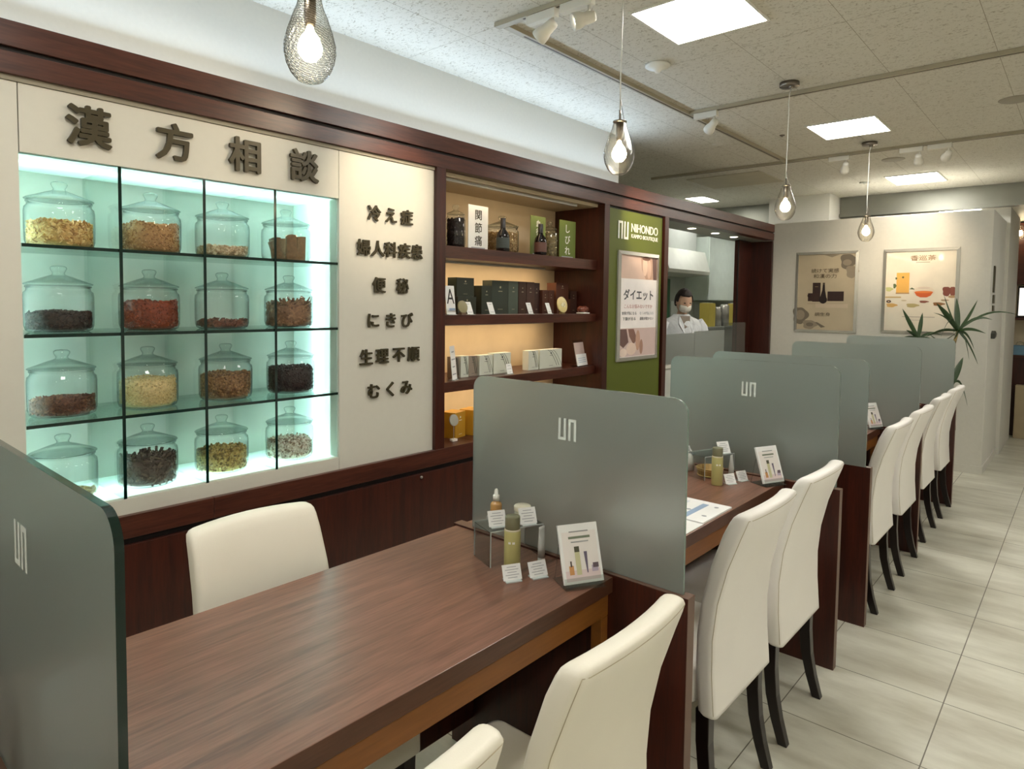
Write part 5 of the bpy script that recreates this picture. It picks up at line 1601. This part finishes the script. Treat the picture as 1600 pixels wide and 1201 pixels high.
# head with face
b = NB()
HC = Vector((0.045, 0, 1.485))
tiltm = Matrix.Translation(HC) @ Matrix.Rotation(0.30, 4, 'Y')
bmesh.ops.create_uvsphere(b, u_segments=32, v_segments=20, radius=1)
for v in b.verts:
    x, y, z = v.co
    k = 1 - 0.22 * max(0, -z) ** 1.2
    px, py, pz = x * 0.092 * (1.0 if x > 0 else 1.04), y * 0.074 * k, z * 0.116
    if x > 0.3 and abs(y) < 0.25 and -0.35 < z < 0.15: px += 0.018 * (1 - abs(y) / 0.25) * (1 - abs(z + 0.1) / 0.3)
    if x > 0.4 and 0.02 < z < 0.25 and 0.25 < abs(y) < 0.6: px -= 0.006
    v.co = tiltm @ Vector((px, py, pz))
for s in (-1, 1):
    lathe(b, [(0, -0.004), (0.016, -0.003), (0.018, 0.003), (0.010, 0.006), (0, 0.004)], tiltm @ Vector((-0.005, s * 0.074, -0.01)), 12, axis=Matrix.Rotation(PI / 2, 3, 'X'))
for f in b.faces: f.smooth = True
obj('head', b, 'skin', body)
b = NB()
bmesh.ops.create_uvsphere(b, u_segments=36, v_segments=22, radius=1)
rs = random.Random(4)
dele = []
for v in b.verts:
    x, y, z = v.co
    v.co = tiltm @ Vector((x * 0.104 - 0.006, y * 0.087, z * 0.128 + 0.008)) * (1 + rs.uniform(-.002, .002))
    if (x > 0.45 and z < 0.42) or z < -0.45 or (x > 0.15 and z < 0.0): dele.append(v)
bmesh.ops.delete(b, geom=dele, context='VERTS')
for f in b.faces: f.smooth = True
h = obj('hair', b, 'hair', pr)
md = h.modifiers.new('thick', 'SOLIDIFY'); md.thickness = 0.014
b = NB()
for s in (-1, 1):
    ell(b, tiltm @ Vector((0.083, s * 0.028, 0.012)), (0, 1, 0), (0, 0, 1), 0.011, 0.005, t=0.003)
obj('eyes', b, 'black', pr)
b = NB()
rings = []
for zz, a, c in ((-0.012, 0.060, 0.098), (-0.035, 0.064, 0.108), (-0.060, 0.060, 0.106), (-0.085, 0.045, 0.092)):
    ring = []
    for i in range(9):
        q = -1.15 + 2.3 * i / 8
        ring.append(tiltm @ Vector((c * math.cos(q * 0.95), a * 1.12 * math.sin(q), zz)))
    rings.append(ring)
R_ = [[b.verts.new(p) for p in r] for r in rings]
for a, c in zip(R_, R_[1:]):
    for i in range(8):
        f = b.faces.new((a[i], a[i + 1], c[i + 1], c[i])); f.smooth = True
m_ = obj('face_mask', b, 'mask', pr)
md = m_.modifiers.new('thick', 'SOLIDIFY'); md.thickness = 0.002
# coat: torso and sleeves as one loft each
b = NB()
rings = []
for z, a, c, ox in ((0.62, .165, .225, 0), (0.80, .155, .215, 0), (0.95, .145, .195, 0.005), (1.08, .145, .19, 0.01), (1.20, .145, .205, 0.005), (1.27, .125, .210, 0), (1.31, .10, .175, 0), (1.34, .075, .105, 0.0), (1.365, .066, .075, -0.004)):
    rings.append([Vector((ox + a * math.cos(q) * (1 + 0.02 * math.sin(9 * q)), c * math.sin(q), z)) for q in [2 * PI * i / 36 for i in range(36)]])
loft(b, rings, caps=False)
for s in (-1, 1):
    tube(b, [(0, s * 0.16, 1.275), (0.005, s * 0.205, 1.22), (0.025, s * 0.235, 1.12), (0.045, s * 0.243, 1.04), (0.11, s * 0.215, 1.025), (0.24, s * 0.145, 1.03)], [.075, .072, .062, .058, .050, .042], 16)
coat = obj('lab_coat', b, 'coat', pr)
b = NB()
for s in (-1, 1):
    poly(b, [(0.150, s * 0.004, 1.10), (0.152, s * 0.05, 1.20), (0.128, s * 0.085, 1.27), (0.09, s * 0.07, 1.325), (0.075, s * 0.055, 1.352), (0.125, s * 0.03, 1.26)], (0.9, 0, 0.3), t=0.005)
obj('lapels', b, 'coat', coat)
b = NB(); poly(b, [(0.145, 0.0, 1.12), (0.13, 0.038, 1.24), (0.078, 0.05, 1.345), (0.078, -0.05, 1.345), (0.13, -0.038, 1.24)], (0.9, 0, 0.3), t=0.006); obj('shirt', b, 'shirt', pr)
b = NB()
for s in (-1, 1):
    tube(b, [(0, s * 0.085, 0.90), (0.01, s * 0.09, 0.66), (0.02, s * 0.095, 0.45), (0, s * 0.10, 0.10)], [.115, .095, .078, .065], 18)
obj('trousers', b, 'trouser', pr)
b = NB()
for s in (-1, 1):
    rings = [[Vector((0.05 + x * k, s * 0.108 + y, z)) for x, y in rrect(0.125, 0.047, 0.045, 5)] for z, k in ((0.0, 1), (0.03, 1), (0.06, .85), (0.085, .5))]
    loft(b, rings)
obj('shoes', b, 'black', pr)

# ------------------------------------------------------------------ potted plant behind the last screen
PX, PY = -0.93, 6.38
t = thing('potted_plant', 'tall potted plant with long narrow leaves between the last screen and posters', 'plant', (PX, PY, 0))
b = NB(); lathe(b, [(0, 0), (0.11, 0), (0.12, 0.01), (0.145, 0.26), (0.15, 0.28), (0.138, 0.28), (0.13, 0.25), (0, 0.25)], n=36); obj('pot', b, mat('white pot', (214, 210, 200), 0.4), t)
b = NB(); lathe(b, [(0, 0.251), (0.129, 0.251)], n=24); obj('soil', b, mat('soil', (62, 46, 36), 0.9, bump=(120, 1)), t)
b = NB()
RV = Vector((0.753, 0.658, 0)); FV = Vector((-0.658, 0.753, 0)); UV = Vector((0, 0, 1)); K = 0.00517
O = Vector((-0.80, 6.40, 1.275)) - Vector((PX, PY, 0))         # first crown
O2 = Vector((-1.075, 6.40, 1.20)) - Vector((PX, PY, 0))
O3 = O + RV * (-9 * K) - UV * (90 * K)
tube(b, [(0.02, 0.02, 0.25), O3 * 0.5 + Vector((0.02, 0, 0.15)), O3 + Vector((0, 0, -0.05)), O3, O + RV * (-12 * K) - UV * (45 * K), O + RV * (-4 * K) - UV * (15 * K), O], [0.017, 0.015, 0.012, 0.012, 0.013, 0.012, 0.008], 12)
tube(b, [(-0.03, 0, 0.25), (-0.08, 0.01, 0.7), O2 + Vector((0.01, 0, -0.15)), O2], [0.016, 0.014, 0.011, 0.008], 12)
obj('stem', b, 'stem', t)
def leaf(o_, px, py, wd, sag=0.0, dep=0.0, bend=0.15):
    """one strap leaf from o_ to an offset given in centimetre-like units"""
    e = o_ + RV * (px * K) + UV * (-py * K) + FV * dep
    L_ = (e - o_)
    side = L_.cross(FV).normalized() * 0.75 + FV * 0.45
    side.normalize()
    b = NB(); N = 10; prev = None
    for k in range(N + 1):
        u = k / N
        c = o_ + L_ * u + UV * (math.sin(PI * u) * bend * L_.length - sag * u * u * L_.length)
        w = wd * (0.25 + 1.9 * u) * (1 - u) ** 0.75 if u < 0.5 else wd * 1.2 * math.sin(PI * (1 - u)) ** 0.8 * 0.72
        w = wd * max(0.03, math.sin(PI * min(1, 0.12 + u * 0.88)) ** 0.8)
        nn = L_.cross(side).normalized()
        row = [b.verts.new(c - side * w + nn * w * 0.35), b.verts.new(c), b.verts.new(c + side * w + nn * w * 0.35)]
        if prev:
            for i in range(2):
                f = b.faces.new((prev[i], prev[i + 1], row[i + 1], row[i])); f.smooth = True
        prev = row
    o2 = obj('leaf', b, 'pgreen', t)
    md = o2.modifiers.new('thick', 'SOLIDIFY'); md.thickness = 0.0012
LV = [(2, -51, .019, 0, .05, 0), (42, -49, .011, 0, .1, -.06), (70, -27, .008, 0, -.15, .18), (60, -18, .012, 0, .05, .16), (-42, -43, .020, 0, -.05, .04), (-12, -56, .006, 0, .1, -.05),
      (40, 29, .014, 0, .1, .15), (20, 50, .012, 0, -.1, .1), (33, 46, .008, 0, .1, .22), (-50, 10, .014, 0, .0, .12), (-45, 8, .008, 0, -.15, .4), (-18, 12, .02, 0, -.1, .1), (12, 20, .018, 0, -.05, .0), (-38, 1, .006, 0, .1, -.35), (-52, -28, .006, 0, -.1, .1), (16, 2, .014, 0, -.2, .1)]
for a in LV: leaf(O, *a)
for a in ((-22, -48, .017, 0, .05, 0), (5, -42, .016, 0, 0, 0), (-26, -14, .013, 0, -.05, .06), (-44, 2, .010, 0, -.1, .10), (44, -6, .012, 0, .05, .12), (18, 4, .013, 0, -.1, .1)): leaf(O2, *a)
for a in ((23, -48, .024, 0, .03, 0), (8, 18, .018, 0, .0, .05), (43, 30, .012, 0, .1, .42), (-10, 12, .012, 0, 0, .1), (-20, -5, .007, 0, .1, .1)): leaf(O3, *a)
O4 = O3 - UV * (25 * K) + RV * (2 * K)
for a in ((11, 42, .017, 0, 0, .0), (14, 20, .008, 0, .1, .1)): leaf(O4, *a)

# ------------------------------------------------------------------ far end of the aisle
t = thing('shop_fixture', 'dark wood shop fixture at the far end of the aisle', 'shop fixture', (0.4, 9.75, 0))
b = NB(); box(b, -1.10, 1.6, -0.25, 0.3, 0.0, 0.90); obj('base', b, 'wood_z', t)
b = NB(); box(b, -1.12, 1.6, -0.28, 0.3, 0.901, 0.93); obj('counter_top', b, 'wood_x', t)
b = NB(); box(b, -1.10, 1.6, 0.10, 0.3, 0.931, 2.44); obj('back_panel', b, 'beige', t)
b = NB(); box(b, -1.10, 1.6, -0.20, 0.099, 1.74, 2.44); obj('header', b, 'wood_x', t)
t = thing('lit_sign', 'tilted glowing white sign on the far shop fixture', 'sign', (-0.52, 9.60, 1.36))
b = NB(); obox(b, Matrix.Translation((0, 0, 0.18)) @ Matrix.Rotation(-0.15, 4, 'X'), 0.24, 0.02, 0.36); obj('case', b, 'black', t)
b = NB(); obox(b, Matrix.Translation((0, -0.0115, 0.18)) @ Matrix.Rotation(-0.15, 4, 'X'), 0.21, 0.004, 0.32); obj('face', b, emis('sign face', (255, 244, 232), 1.1), t)
t = thing('fixture_ledge', 'narrow ledge holding the glowing sign on the far fixture', 'ledge', (-0.4, 9.70, 1.33))
b = NB(); box(b, -0.3, 1.9, -0.15, 0.148, 0, 0.0295); obj('board', b, 'wood_x', t)
b = NB(); box(b, -0.66, -0.50, 9.50, 9.62, 0.931, 1.04); tag(obj('product_box', b, mat('blue carton', (110, 150, 176), 0.5), bevel=0.002), 'pale blue carton on the far fixture counter', 'box')
b = NB(); box(b, -0.60, -0.2, 9.32, 9.46, 0.0, 0.60); tag(obj('storage_box', b, mat('tan carton', (176, 160, 130), 0.6), bevel=0.004), 'tan box standing on the floor before the far fixture', 'box')
for k, (x, z, lab) in enumerate(((-0.62, 1.0, 'clear jar on the far fixture counter, left one'), (-0.52, 1.0, 'clear jar on the far fixture counter, right one'))):
    b = NB(); lathe(b, [(0, 0), (0.04, 0), (0.04, 0.12), (0.03, 0.14), (0, 0.15)], n=24); o = obj('glass_jar', b, 'glass'); o.location = (x + 0.02, 9.70, 0.9312); tag(o, lab, 'jar')
t = thing('pendant_lamp', 'small glowing round pendant at the far end of the aisle', 'pendant lamp', (-0.640, 9.42, 2.24))
b = NB(); lathe(b, [(0, 0), (0.045, 0.01), (0.065, 0.06), (0.05, 0.12), (0.02, 0.16), (0, 0.162)], n=28); obj('glass_shade', b, 'bulbglass', t)
b = NB(); lathe(b, [(0, 0.04), (0.022, 0.05), (0.028, 0.075), (0.018, 0.10), (0, 0.105)], n=20); obj('bulb', b, 'bulb_e', t)
b = NB(); tube(b, [(0, 0, 0.16), (0, 0, 0.2195)], 0.003, 8); obj('cord', b, 'nickel', t)
